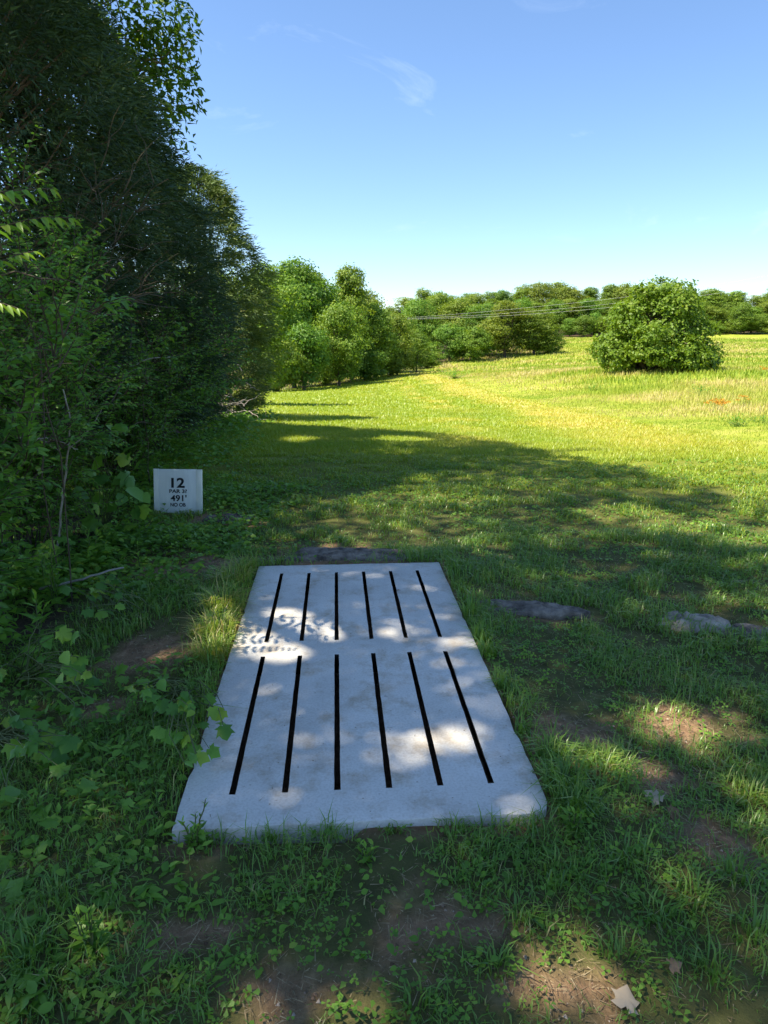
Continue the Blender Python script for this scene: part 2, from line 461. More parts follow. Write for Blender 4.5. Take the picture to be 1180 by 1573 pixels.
M['weed'] = leafmat('weed leaf', [(0, (.085, .19, .03)), (.35, (.14, .29, .04)), (.7, (.20, .38, .05)), (1, (.36, .46, .07))], 0.48, 0.42, 0.0)
M['grass'] = leafmat('grass blade', [(0, (.09, .20, .042)), (.45, (.18, .33, .055)), (.75, (.29, .39, .075)), (.9, (.38, .37, .13)), (1, (.50, .42, .22))], 0.45, 0.34, 0.0, (1.2, 1.15, 0.5), 0.5)
M['fairway'] = leafmat('fairway grass', [(0, (.17, .31, .020)), (.5, (.275, .375, .028)), (.85, (.42, .45, .055)), (1, (.54, .48, .12))], 0.38, 0.4, 0.0, (1.3, 1.15, 0.45))
M['meadow'] = leafmat('meadow grass', [(0, (.19, .32, .028)), (.4, (.33, .42, .05)), (.75, (.50, .47, .14)), (1, (.66, .54, .30))], 0.42, 0.6, 0.0, (1.2, 1.1, 0.6))
M['straw'] = leafmat('straw', [(0, (.12, .085, .045)), (.6, (.26, .19, .10)), (1, (.42, .34, .20))], 0.15, 0.7, 0.0, (1, 1, .8))
M['clod'] = leafmat('soil crumb', [(0, (.10, .065, .04)), (.7, (.24, .15, .09)), (1, (.40, .33, .26))], 0.0, 0.95, 0.0, (1, 1, 1), .1)
M['deadleaf'] = leafmat('dead leaf', [(0, (.20, .12, .06)), (.6, (.42, .33, .22)), (1, (.55, .46, .34))], 0.2, 0.7, 0.0, (1, 1, .8))
M['orange'] = leafmat('orange flower', [(0, (.48, .22, .02)), (1, (.66, .38, .04))], 0.25, 0.6, 0.0, (1, 1, 1))
M['rock'] = solid('weathered rock', (.06, .05, .042), (.30, .255, .21), 16, 0.95, 1.0, 60, 0.2, 10, 0.015)
M['rockpale'] = solid('pale rock', (.16, .135, .11), (.50, .44, .36), 14, 0.95, 1.0, 50, 0.2, 10, 0.012)
M['wire'] = solid('aluminium cable', (.55, .55, .55), (.7, .7, .7), 3, 0.4, 0, 10)
M['ink'] = solid('black lettering', (.012, .014, .016), (.02, .022, .024), 5, 0.5, 0, 10)
M['stake'] = solid('grey metal post', (.14, .14, .14), (.24, .23, .22), 12, 0.6, .2, 40)
def concrete_mat():
    m, n, l = newmat('weathered concrete')
    tc_ = n.new('ShaderNodeTexCoord')
    big = n.new('ShaderNodeTexNoise'); big.inputs['Scale'].default_value = 2.6; big.inputs['Detail'].default_value = 8; big.inputs['Roughness'].default_value = 0.65
    r1 = ramp(n, [(0.3, (.48, .46, .42)), (0.5, (.58, .56, .515)), (0.72, (.65, .63, .585))])
    fine = n.new('ShaderNodeTexNoise'); fine.inputs['Scale'].default_value = 110; fine.inputs['Detail'].default_value = 6
    r2 = ramp(n, [(0.30, (.80, .78, .75)), (0.56, (1, 1, 1))])
    mu = n.new('ShaderNodeMixRGB'); mu.blend_type = 'MULTIPLY'; mu.inputs['Fac'].default_value = 0.8
    st = n.new('ShaderNodeTexNoise'); st.inputs['Scale'].default_value = 6.5; st.inputs['Detail'].default_value = 9; st.inputs['Roughness'].default_value = 0.72
    r3 = ramp(n, [(0.50, (1, 1, 1)), (0.66, (.72, .62, .50))])
    mu2 = n.new('ShaderNodeMixRGB'); mu2.blend_type = 'MULTIPLY'; mu2.inputs['Fac'].default_value = 0.8
    sp = n.new('ShaderNodeTexVoronoi'); sp.inputs['Scale'].default_value = 26
    r4 = ramp(n, [(0.05, (.42, .36, .30)), (0.11, (1, 1, 1))])
    mu3 = n.new('ShaderNodeMixRGB'); mu3.blend_type = 'MULTIPLY'
    sm = n.new('ShaderNodeTexNoise'); sm.inputs['Scale'].default_value = 9
    r5 = ramp(n, [(0.48, (0, 0, 0)), (0.6, (1, 1, 1))])
    p = n.new('ShaderNodeBsdfPrincipled'); p.inputs['Roughness'].default_value = 0.82; p.inputs['Specular IOR Level'].default_value = 0.3
    b = n.new('ShaderNodeBump'); b.inputs['Strength'].default_value = 0.35; b.inputs['Distance'].default_value = 0.004
    for t in (big, fine, st, sp, sm): l.new(tc_.outputs['Object'], t.inputs['Vector'])
    l.new(big.outputs['Fac'], r1.inputs['Fac']); l.new(fine.outputs['Fac'], r2.inputs['Fac']); l.new(st.outputs['Fac'], r3.inputs['Fac'])
    l.new(sp.outputs['Distance'], r4.inputs['Fac']); l.new(sm.outputs['Fac'], r5.inputs['Fac'])
    l.new(r1.outputs[0], mu.inputs['Color1']); l.new(r2.outputs[0], mu.inputs['Color2'])
    l.new(mu.outputs[0], mu2.inputs['Color1']); l.new(r3.outputs[0], mu2.inputs['Color2'])
    l.new(mu2.outputs[0], mu3.inputs['Color1']); l.new(r4.outputs[0], mu3.inputs['Color2']); l.new(r5.outputs[0], mu3.inputs['Fac'])
    l.new(mu3.outputs[0], p.inputs['Base Color'])
    l.new(fine.outputs['Fac'], b.inputs['Height']); l.new(b.outputs[0], p.inputs['Normal'])
    o = n.new('ShaderNodeOutputMaterial'); l.new(p.outputs[0], o.inputs['Surface'])
    return m
M['concrete'] = concrete_mat()
M['slot_shade'] = solid('painted dark shade inside slots', (.012, .012, .011), (.035, .032, .028), 20, 0.9, .3, 60, .1)  # near-black colour paints the shade on slot walls and slab underside

def plastic_mat(name, c):
    m, n, l = newmat(name)
    p = n.new('ShaderNodeBsdfPrincipled'); p.inputs['Roughness'].default_value = 0.32
    tc_ = n.new('ShaderNodeTexCoord'); mp_ = n.new('ShaderNodeMapping'); mp_.inputs['Scale'].default_value = (9, 9, 1.6)
    nz = n.new('ShaderNodeTexNoise'); nz.inputs['Scale'].default_value = 3; nz.inputs['Detail'].default_value = 5
    rp = ramp(n, [(.3, tuple(v*0.86 for v in c)), (.7, c)])
    l.new(tc_.outputs['Object'], mp_.inputs[0]); l.new(mp_.outputs[0], nz.inputs['Vector']); l.new(nz.outputs['Fac'], rp.inputs['Fac']); l.new(rp.outputs[0], p.inputs['Base Color'])
    t = n.new('ShaderNodeBsdfTranslucent'); t.inputs['Color'].default_value = (*c, 1)
    x = n.new('ShaderNodeMixShader'); x.inputs['Fac'].default_value = 0.25
    l.new(p.outputs[0], x.inputs[1]); l.new(t.outputs[0], x.inputs[2])
    o = n.new('ShaderNodeOutputMaterial'); l.new(x.outputs[0], o.inputs['Surface'])
    return m
M['plastic'] = plastic_mat('frosted plastic', (.90, .92, .88))
M['plastic_edge'] = plastic_mat('frosted plastic edge', (.93, .94, .86))

def ground_mat():
    m, n, l = newmat('ground cover and soil')
    geo = n.new('ShaderNodeNewGeometry')
    def att(nm):
        a = n.new('ShaderNodeAttribute'); a.attribute_name = nm; return a.outputs['Fac']
    def noise(sc, det=6, ro=.6):
        t = n.new('ShaderNodeTexNoise'); t.inputs['Scale'].default_value = sc; t.inputs['Detail'].default_value = det; t.inputs['Roughness'].default_value = ro
        l.new(geo.outputs['Position'], t.inputs['Vector']); return t.outputs['Fac']
    def mix(f, a, b):
        x = n.new('ShaderNodeMixRGB')
        l.new(f, x.inputs['Fac']); l.new(a, x.inputs['Color1']); l.new(b, x.inputs['Color2']); return x.outputs[0]
    def rp(f, st):
        r = ramp(n, st); l.new(f, r.inputs['Fac']); return r.outputs[0]
    soil_c = rp(noise(18, 10, .72), [(.28, (.13, .080, .048)), (.5, (.25, .155, .09)), (.72, (.40, .265, .16))])
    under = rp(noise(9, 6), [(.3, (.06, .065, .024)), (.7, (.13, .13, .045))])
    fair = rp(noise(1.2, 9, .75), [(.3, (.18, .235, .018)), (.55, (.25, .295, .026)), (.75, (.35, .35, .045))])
    hay = rp(noise(2.2, 9, .75), [(.3, (.29, .28, .05)), (.6, (.44, .38, .11))])
    mead = rp(noise(.55, 10, .75), [(.32, (.17, .26, .022)), (.5, (.27, .31, .035)), (.66, (.40, .37, .10))])
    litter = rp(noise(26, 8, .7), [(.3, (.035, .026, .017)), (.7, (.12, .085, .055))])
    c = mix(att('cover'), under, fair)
    c = mix(att('hay'), c, hay)
    c = mix(att('mead'), c, mead)
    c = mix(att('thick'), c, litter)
    c = mix(att('soil'), c, soil_c)
    p = n.new('ShaderNodeBsdfPrincipled'); p.inputs['Roughness'].default_value = 0.95; p.inputs['Specular IOR Level'].default_value = 0.1
    b = n.new('ShaderNodeBump'); b.inputs['Strength'].default_value = 0.7; b.inputs['Distance'].default_value = 0.02
    l.new(noise(45, 8, .7), b.inputs['Height']); l.new(b.outputs[0], p.inputs['Normal'])
    l.new(c, p.inputs['Base Color'])
    o = n.new('ShaderNodeOutputMaterial'); l.new(p.outputs[0], o.inputs['Surface'])
    return m
M['ground'] = ground_mat()

# ------------------------------------------------------------------ the ground
def axis(lo, a, b, hi, fine, g):
    v = list(np.arange(a, b+1e-6, fine))
    s = fine; x = v[-1]
    while x < hi: s *= g; x += s; v.append(x)
    s = fine; x = a; pre = []
    while x > lo: s *= g; x -= s; pre.append(x)
    return np.array(pre[::-1] + v)
gx = axis(-900, -2.6, 3.0, 900, 0.075, 1.07)
gy = axis(-300, 0.9, 6.2, 1300, 0.075, 1.06)
X, Y = np.meshgrid(gx, gy)
Z = hz(X, Y)
nx, ny = len(gx), len(gy)
idx = np.arange(nx*ny).reshape(ny, nx)
F = np.stack([idx[:-1, :-1], idx[:-1, 1:], idx[1:, 1:], idx[1:, :-1]], -1).reshape(-1, 4)
me = mesh_from('ground', np.c_[X.ravel(), Y.ravel(), Z.ravel()], F, None, True)
def fattr(me, nm, v):
    a = me.attributes.new(nm, 'FLOAT', 'POINT'); a.data.foreach_set('value', np.asarray(v, np.float32).ravel())
rr = np.hypot(X, Y)
def hayband(x, y):
    d = edge_dist(x, y); ins = meadow(x, y)
    k = vnoise(x, y, .5, 91, 4)
    m = smooth(2.2, 0.3, np.abs(d-1.2 + (k-.5)*2))*0.9
    m = np.maximum(m, 0.75*smooth(1.2, .2, np.abs(d-5.0+(k-.5)*2.5))*smooth(.45, .6, k))
    return np.where(ins, m*0.3, m)*smooth(9, 14, np.hypot(x, y))
stripe = 0.5+0.5*np.sin(edge_dist(X, Y)*2*math.pi/2.6)
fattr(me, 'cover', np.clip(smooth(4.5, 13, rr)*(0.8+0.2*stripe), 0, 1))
fattr(me, 'hay', hayband(X, Y))
fattr(me, 'mead', meadow(X, Y)*1.0)
_wood = [tuple(at(*q)[:2]) for q in [(380, 600, 52), (440, 598, 62), (560, 585, 77), (645, 573, 88), (668, 560, 106), (720, 556, 114), (850, 548, 118), (866, 530, 140), (866, 520, 166), (1050, 515, 176), (1180, 514, 172), (1600, 512, 168)]] + [(400, 400), (-300, 400), (-200, 40), (-30, 30)]
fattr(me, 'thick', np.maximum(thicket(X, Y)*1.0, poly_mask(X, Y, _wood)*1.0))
fattr(me, 'soil', np.where(in_pad(X, Y, .03), 1, soil(X, Y)))
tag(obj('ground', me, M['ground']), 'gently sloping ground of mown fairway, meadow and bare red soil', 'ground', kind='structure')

# ------------------------------------------------------------------ concrete tee pad
def make_pad():
    rng = np.random.default_rng(3)
    hw, hl = PAD_W/2, PAD_L/2
    sw = 0.0098
    cx = [hw*2*(f-.5) for f in (.136, .281, .4265, .572, .717, .862)]
    ys0 = [(-hl+.165, -.082), (.082, hl-.160)]
    xs = {-hw, hw}; ys = {-hl, hl}
    for c in cx: xs |= {c-sw, c+sw}
    for a, b in ys0: ys |= {a, b}
    def dens(s, st):
        s = sorted(s); o = []
        for a, b in zip(s[:-1], s[1:]):
            k = max(1, int(round((b-a)/st)))
            o += [a+(b-a)*i/k for i in range(k)]
        return np.array(o+[s[-1]])
    xs = dens(xs, .05); ys = dens(ys, .05)
    nx, ny = len(xs), len(ys)
    solid_c = np.ones((ny-1, nx-1), bool)
    for j in range(ny-1):
        for i in range(nx-1):
            xm = (xs[i]+xs[i+1])/2; ym = (ys[j]+ys[j+1])/2
            if any(abs(xm-c) < sw for c in cx) and any(a < ym < b for a, b in ys0): solid_c[j, i] = False
    top, bot = PAD_TOP, -0.025
    V = []; 
    XX, YY = np.meshgrid(xs, ys)
    XX = XX.copy(); YY = YY.copy()
    # worn, slightly ragged outer edges, slots not perfectly straight
    XX[:, 0] += np.abs(rng.normal(0, .0012, ny)); XX[:, -1] -= np.abs(rng.normal(0, .0012, ny))
    YY[0, :] += np.abs(rng.normal(0, .002, nx)); YY[-1, :] -= np.abs(rng.normal(0, .002, nx))
    XX[:, 1:-1] += (rng.normal(0, .0004, (ny, nx-2)))
    ic = nx-1
    YY[0, ic] += .018; XX[1, ic] -= .003; XX[0, ic] -= .016   # broken front corner
    for j, a in ((9, .007), (10, .005), (31, .008)): XX[j, ic] -= a
    for j, a in ((6, .006), (34, .008)): XX[j, 0] += a
    zt = top + rng.normal(0, .0008, (ny, nx))
    XB = XX.copy()                                   # slots widen downwards
    for i, xv in enumerate(xs):
        for c in cx:
            if abs(abs(xv-c)-sw) < 1e-6: XB[:, i] += math.copysign(.032, xv-c)
    YB = YY.copy()
    for j, yv in enumerate(ys):
        for a, b in ys0:
            if abs(yv-b) < 1e-6: YB[j, 1:-1] += .045
            if abs(yv-a) < 1e-6: YB[j, 1:-1] -= .045
    V = np.concatenate([np.stack([XX, YY, zt], -1).reshape(-1, 3), np.stack([XB, YB, np.full_like(XX, bot)], -1).reshape(-1, 3)])
    I = np.arange(nx*ny).reshape(ny, nx); N = nx*ny
    faces = []; inner = []
    for j in range(ny-1):
        for i in range(nx-1):
            if not solid_c[j, i]: continue
            f0 = len(faces)
            a, b, c, d = I[j, i], I[j, i+1], I[j+1, i+1], I[j+1, i]
            faces.append((a, b, c, d)); faces.append((N+d, N+c, N+b, N+a))
            if j == 0 or not solid_c[j-1, i]: faces.append((b, a, N+a, N+b))
            if j == ny-2 or not solid_c[j+1, i]: faces.append((d, c, N+c, N+d))
            if i == 0 or not solid_c[j, i-1]: faces.append((a, d, N+d, N+a))
            if i == nx-2 or not solid_c[j, i+1]: faces.append((c, b, N+b, N+c))
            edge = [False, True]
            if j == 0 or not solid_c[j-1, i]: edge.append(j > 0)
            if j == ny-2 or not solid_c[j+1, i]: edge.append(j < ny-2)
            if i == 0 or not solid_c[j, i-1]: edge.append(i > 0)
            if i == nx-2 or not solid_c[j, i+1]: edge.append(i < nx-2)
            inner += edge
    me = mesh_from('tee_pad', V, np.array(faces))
    me.materials.append(M['concrete']); me.materials.append(M['slot_shade'])
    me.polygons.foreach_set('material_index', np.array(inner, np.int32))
    o = obj('tee_pad', me, M['concrete'], loc=(PAD_C[0], PAD_C[1], 0))
    o.rotation_euler = (0, 0, PAD_YAW)
    bv = o.modifiers.new('edge wear', 'BEVEL'); bv.width = .0025; bv.segments = 2; bv.limit_method = 'ANGLE'; bv.angle_limit = R(50)
    tag(o, 'pale rectangular concrete tee pad with twelve long dark slots, in the grass', 'tee pad')
make_pad()

# ------------------------------------------------------------------ tee sign
def box_mesh(name, x0, x1, y0, y1, z0, z1, bev=0.003):
    V = [(x, y, z) for z in (z0, z1) for y in (y0, y1) for x in (x0, x1)]
    Fq = [(0, 2, 3, 1), (4, 5, 7, 6), (0, 1, 5, 4), (2, 6, 7, 3), (0, 4, 6, 2), (1, 3, 7, 5)]
    return mesh_from(name, V, np.array(Fq))
def box(name, dims, mat, parent, bev=0.002):
    o = obj(name, box_mesh(name, *dims), mat, parent)
    if bev:
        b = o.modifiers.new('bevel', 'BEVEL'); b.width = bev; b.segments = 2
    return o
def text(name, body, parent, zbase, hgt, wid, xc, bold, y=-.0052):
    """flat lettering, set to a given height and width"""
    cu = bpy.data.curves.new(name, 'FONT'); cu.body = body; cu.size = 1.0; cu.extrude = 0.01; cu.offset = bold
    t = bpy.data.objects.new('t', cu); COL.objects.link(t)
    bpy.context.view_layer.update()
    me = bpy.data.meshes.new_from_object(t.evaluated_get(bpy.context.evaluated_depsgraph_get()))
    bpy.data.objects.remove(t)
    co = np.empty(len(me.vertices)*3, np.float32); me.vertices.foreach_get('co', co); co = co.reshape(-1, 3)
    lo, hi = co.min(0), co.max(0)
    out = np.empty_like(co)
    out[:, 0] = ((co[:, 0]-lo[0])/(hi[0]-lo[0])-.5)*wid + xc
    out[:, 2] = (co[:, 1]-lo[1])/(hi[1]-lo[1])*hgt + zbase
    out[:, 1] = y - (co[:, 2]-lo[2])*.04
    me.vertices.foreach_set('co', out.ravel()); me.update()
    me.materials.clear()
    return obj(name, me, M['ink'], parent)
sgn_d = 6.15
bl = at(237, 790, sgn_d); br = at(312, 791, sgn_d); tl = at(236, 721, sgn_d)
sw_ = br[0]-bl[0]; sh_ = tl[2]-bl[2]
sc = (bl+br)/2
zb = hz1(sc[0], sc[1])

sg = thing('tee_sign', 'small pale plastic sign reading 12, PAR 3?, 491 feet, NO OB', 'sign', (sc[0], sc[1], zb), R(-3))
z0 = sc[2]-zb; z1 = z0+sh_; hw = sw_/2
sg.rotation_euler = (R(-10), 0, R(-3))
box('panel', (-hw+.045, hw-.05, -.004, .004, z0+.012, z1-.002), M['plastic'], sg)
box('side_flange', (-hw, -hw+.047, -.012, .010, z0+.008, z1), M['plastic_edge'], sg)
box('side_flange', (hw-.052, hw, -.012, .010, z0+.004, z1-.004), M['plastic_edge'], sg)
box('bottom_lip', (-hw+.035, hw-.03, -.022, .012, z0-.006, z0+.008), M['plastic_edge'], sg)
box('post', (-.022, .022, .006, .04, -.12, z1-.06), M['stake'], sg)
k = sh_/69.0
def tpx(px): return (px-274.5)*k
text('hole_number', '12', sg, z0+(790-749.4)*k, 15.0*k, 20.5*k, tpx(274.6), .028)
text('par_text', 'PAR 3?', sg, z0+(790-757.3)*k, 5.6*k, 27*k, tpx(274.6), .030)
text('distance_text', "491'", sg, z0+(790-769.8)*k, 9.8*k, 24.5*k, tpx(275.2), .024)
text('out_of_bounds_text', 'NO OB', sg, z0+(790-777.8)*k, 5.6*k, 23.5*k, tpx(274.2), .030)
# ------------------------------------------------------------------ trees
def crown_points(lobes, ncl, per, rng, shell=0.55, spread=0.16):
    L = np.array(lobes, float)
    wgt = (L[:, 3]*L[:, 4]*L[:, 5])**(2/3); wgt /= wgt.sum()
    li = rng.choice(len(L), ncl, p=wgt)
    d = unit(rng.normal(size=(ncl, 3)))
    r = shell + (1-shell)*rng.random(ncl)**0.7
    C = L[li, :3] + d*L[li, 3:6]*r[:, None]
    rad = L[li, 3:6].min(1)*spread*(0.6+0.8*rng.random(ncl))
    n = np.maximum(3, rng.poisson(per, ncl))
    ci = np.repeat(np.arange(ncl), n)
    P = C[ci] + rng.normal(size=(len(ci), 3))*rad[ci][:, None]*np.array([1.25, 1.25, .72])
    out = unit(P-L[li[ci], :3])
    ct = rng.random(ncl)
    return C, li, P, out, ct[ci]
def leaf_orient(out, rng, up=0.7, outw=0.45, rnd=0.6):
    # leaves face up and outwards
    nrm = unit(np.array([0, 0, up])[None] + out*outw + rng.normal(size=out.shape)*rnd)
    d = unit(rng.normal(size=out.shape) + out*0.8 + np.array([0, 0, -.45]))
    d = unit(d - nrm*(d*nrm).sum(1, keepdims=True))
    return d, nrm

def broad_tree(name, label, base, lobes, ncl, per, leaf, seed, mat, trunk_r=.16, group=None, keepf=None, cat='tree', tpl=T_RHOMB, twigs=0.25, stems=1, fork=0.35, spread=.16, shell=.55, bark='bark', lw=.62, orient=(.7, .45, .6), deep=False):
    """lobes are relative to the base"""
    rng = np.random.default_rng(seed)
    t = thing(name, label, cat, base, 0, group)
    B = np.array(base, float)
    C, li, P, out, ct = crown_points(lobes, ncl, per, rng, shell, spread)
    keep = np.ones(len(P), bool)
    P2 = P[:, 2] > 0.05
    keep &= P2
    if keepf is not None: keep &= keepf(P+B, rng)
    P, out, ct = P[keep], out[keep], ct[keep]
    d, nrm = leaf_orient(out, rng, *orient)
    f = Foliage()
    sz = leaf*(0.65+0.7*rng.random(len(P)))
    f.add(P, d, nrm, sz, sz*lw, np.clip(ct*0.55 + rng.random(len(P))*0.45, 0, 1), tpl)
    obj('crown', f.mesh(name+'_crown'), mat, t)
    tb = Tubes(6)
    L = np.array(lobes, float)
    top = L[np.argmax(L[:, 2])]
    trunks = []
    for s in range(stems):
        off = rng.normal(0, .25 if stems > 1 else 0.0, 2)
        tgt = np.array([top[0], top[1], top[2]+top[5]*.3]) if stems == 1 else L[s % len(L), :3]
        pts = bez((off[0], off[1], -.25), tgt, 0, 9, rng, .02)
        rad = np.linspace(trunk_r, trunk_r*.25, 9); rad[0] *= 1.35
        tb.add(pts, rad); trunks.append((pts, rad))
    for i, l_ in enumerate(L):
        pts, rad = trunks[i % len(trunks)]
        k = int(np.clip(round(fork*8 + rng.integers(0, 3)), 1, 7))
        k = min(k, max(1, int(np.argmin(np.abs(pts[:, 2]-(l_[2]-l_[5]*.8))))))
        r0 = rad[k]*.6
        lp = bez(pts[k], l_[:3]+np.array([0, 0, .1*l_[5]]), .12*np.linalg.norm(l_[:3]-pts[k]), 6, rng, .05)
        tb.add(lp, np.linspace(r0, r0*.3, 6))
        mine = C[li == i]
        nt = int(len(mine)*twigs)
        for c in mine[:nt]:
            if keepf is not None and not keepf((c+B)[None], rng)[0]: continue
            q = lp[rng.integers(2, 6)]
            tb.add(bez(q, c, 0.05, 4, rng, .06), np.linspace(r0*.28, r0*.07, 4))
    obj('trunk', tb.mesh(name+'_trunk'), M[bark], t)
    return t

def cedar(name, label, base, H, Rb, seed, mat, n=2600, per=34, keepf=None, low=0.05, group=None, nl=.085, peak=0.35):
    rng = np.random.default_rng(seed)
    t = thing(name, label, 'tree', base, 0, group)
    B = np.array(base, float)
    u = rng.random(n); h = low + (1-low)*(1-np.sqrt(1-u*.97))*1.0
    h = low + (1-low)*rng.random(n)**1.15
    an = rng.random(n)*2*math.pi
    prof = np.where(h < peak, .72+.28*smooth(0, peak, h), 1-((h-peak)/(1-peak))**1.5)
    lump = 0.72+0.5*vnoise(an*1.3+seed, h*7, 1.0, seed, 3)
    rr_ = Rb*prof*lump*(0.45+0.55*rng.random(n)**.5)
    C = np.c_[np.cos(an)*rr_, np.sin(an)*rr_, h*H]
    od = unit(np.c_[np.cos(an), np.sin(an), rng.normal(.10, .35, n)])
    if keepf is not None:
        k = keepf(C+B, rng); C, od, h = C[k], od[k], h[k]
    cn = len(C)
    m = np.maximum(6, rng.poisson(per, cn)); ci = np.repeat(np.arange(cn), m)
    sl = (.16+.26*rng.random(cn)**1.5)                     # spray length
    s = rng.random(len(ci))
    dd = unit(od[ci] + rng.normal(size=(len(ci), 3))*.30)
    drop = -(s**2)*.10
    side = rng.normal(size=(len(ci), 3))*np.array([1, 1, .5])
    P = C[ci] + od[ci]*(s*sl[ci])[:, None] + side*(.045+.05*s)[:, None]
    P[:, 2] += drop
    nd = unit(dd + unit(side)*.55 + np.array([0, 0, -.22]))
    nrm = unit(rng.normal(size=nd.shape) + np.array([0, 0, .6]))
    nrm = unit(nrm - nd*(nrm*nd).sum(1, keepdims=True))
    L = nl*(.6+.8*rng.random(len(ci)))
    ct = rng.random(cn)
    f = Foliage()
    f.add(P, nd, nrm, L, L*.20, np.clip(.55*ct[ci]+.45*rng.random(len(ci)), 0, 1), T_NEEDLE)
    obj('crown', f.mesh(name+'_crown'), mat, t)
    tb = Tubes(6)
    tp = bez((0, 0, -.2), (0, 0, H*.93), 0, 9, rng, .008); tr = np.linspace(.05*H**.5, .012, 9)
    tb.add(tp, tr)
    for c in C[::14]:
        k = c[2]*.85/H*8
        q = tp[int(np.clip(k, 0, 7))]
        tb.add(bez(q, c, -.03, 4, rng, .03), np.linspace(.018, .004, 4))
    obj('trunk', tb.mesh(name+'_trunk'), M['bark_red'], t)
    return t

kf = lambda P, rng: canopy_keep(P, rng)
kc = lambda P, rng: canopy_keep(P, rng, False)
def gpos(x, y): return (x, y, hz1(x, y))

# big tree on the left whose canopy shades the tee
broad_tree('shade_tree', 'tall broadleaf tree at far left whose canopy shades the tee', gpos(-6.4, 2.6),
           [(.6, .0, 10.6, 3.2, 3.4, 2.2), (2.2, -1.9, 11.6, 2.3, 2.2, 1.8), (2.4, 1.6, 12.2, 2.4, 2.4, 1.9), (-1.0, -2.8, 9.6, 2.6, 2.4, 1.9), (1.0, -3.6, 8.2, 2.0, 1.9, 1.4), (-.4, .4, 7.4, 2.2, 2.6, 1.5), (-.8, 2.6, 9.6, 2.2, 2.4, 1.8), (2.0, 0, 14.4, 2.4, 2.8, 1.4), (1.6, -.9, 7.6, 1.8, 2.0, 1.2)],
           1650, 40, .12, 21, M['broad'], .22, keepf=kf, spread=.13, shell=.35)
broad_tree('shade_tree', 'second tall broadleaf tree rising behind the upper left cedar', gpos(-6.8, 8.2),
           [(.8, 0, 9.4, 2.8, 3.0, 2.2), (2.2, -1.2, 11.2, 2.2, 2.0, 1.6), (2.2, 1.2, 11.0, 2.2, 2.2, 1.7), (-1, 1.2, 8.4, 2.2, 2.4, 1.7), (.6, -1.2, 7.4, 2.0, 2.0, 1.4), (1.8, 0, 13.0, 2.2, 2.4, 1.3), (1.6, .4, 8.2, 1.8, 2.2, 1.3)],
           1250, 40, .12, 24, M['broad'], .2, keepf=kf, spread=.13, shell=.35)
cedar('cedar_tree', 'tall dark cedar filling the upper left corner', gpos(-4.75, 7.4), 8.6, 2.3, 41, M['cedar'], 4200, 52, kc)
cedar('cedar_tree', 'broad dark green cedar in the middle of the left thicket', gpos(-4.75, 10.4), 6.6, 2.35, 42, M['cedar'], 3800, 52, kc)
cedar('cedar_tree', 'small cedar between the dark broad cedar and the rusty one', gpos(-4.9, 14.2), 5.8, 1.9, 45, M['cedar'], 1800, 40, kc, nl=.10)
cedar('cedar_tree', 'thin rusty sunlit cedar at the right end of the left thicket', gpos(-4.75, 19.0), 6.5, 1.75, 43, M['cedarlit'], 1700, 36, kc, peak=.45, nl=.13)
broad_tree('ash_tree', 'leafy broadleaf tree behind the cedars with branch tips against the sky', gpos(-6.0, 12.6),
           [(1.2, .2, 5.4, 1.5, 1.6, 1.2), (1.7, -.4, 7.0, 1.6, 1.6, 1.3), (.3, .3, 8.2, 1.8, 1.8, 1.4), (-1.2, 0, 6.6, 1.8, 1.8, 1.4), (2.1, .1, 6.0, 1.0, 1.2, .8), (.6, -.8, 6.2, 1.2, 1.2, 1.0)],
           1300, 26, .12, 22, M['broad'], .14, keepf=kf, spread=.15, shell=.45, lw=.5)
# sunlit trees behind the rusty cedar
broad_tree('maple_tree', 'bright small tree just behind the rusty cedar', gpos(-6.6, 30.0),
           [(.6, 0, 3.2, 1.5, 1.5, 1.5), (1.5, 0, 2.2, 1.1, 1.1, 1.2), (-.6, 0, 4.4, 1.4, 1.4, 1.4), (1.2, .3, 4.3, 1.1, 1.1, 1.1)], 520, 24, .16, 23, M['farbush'], .1, spread=.17)
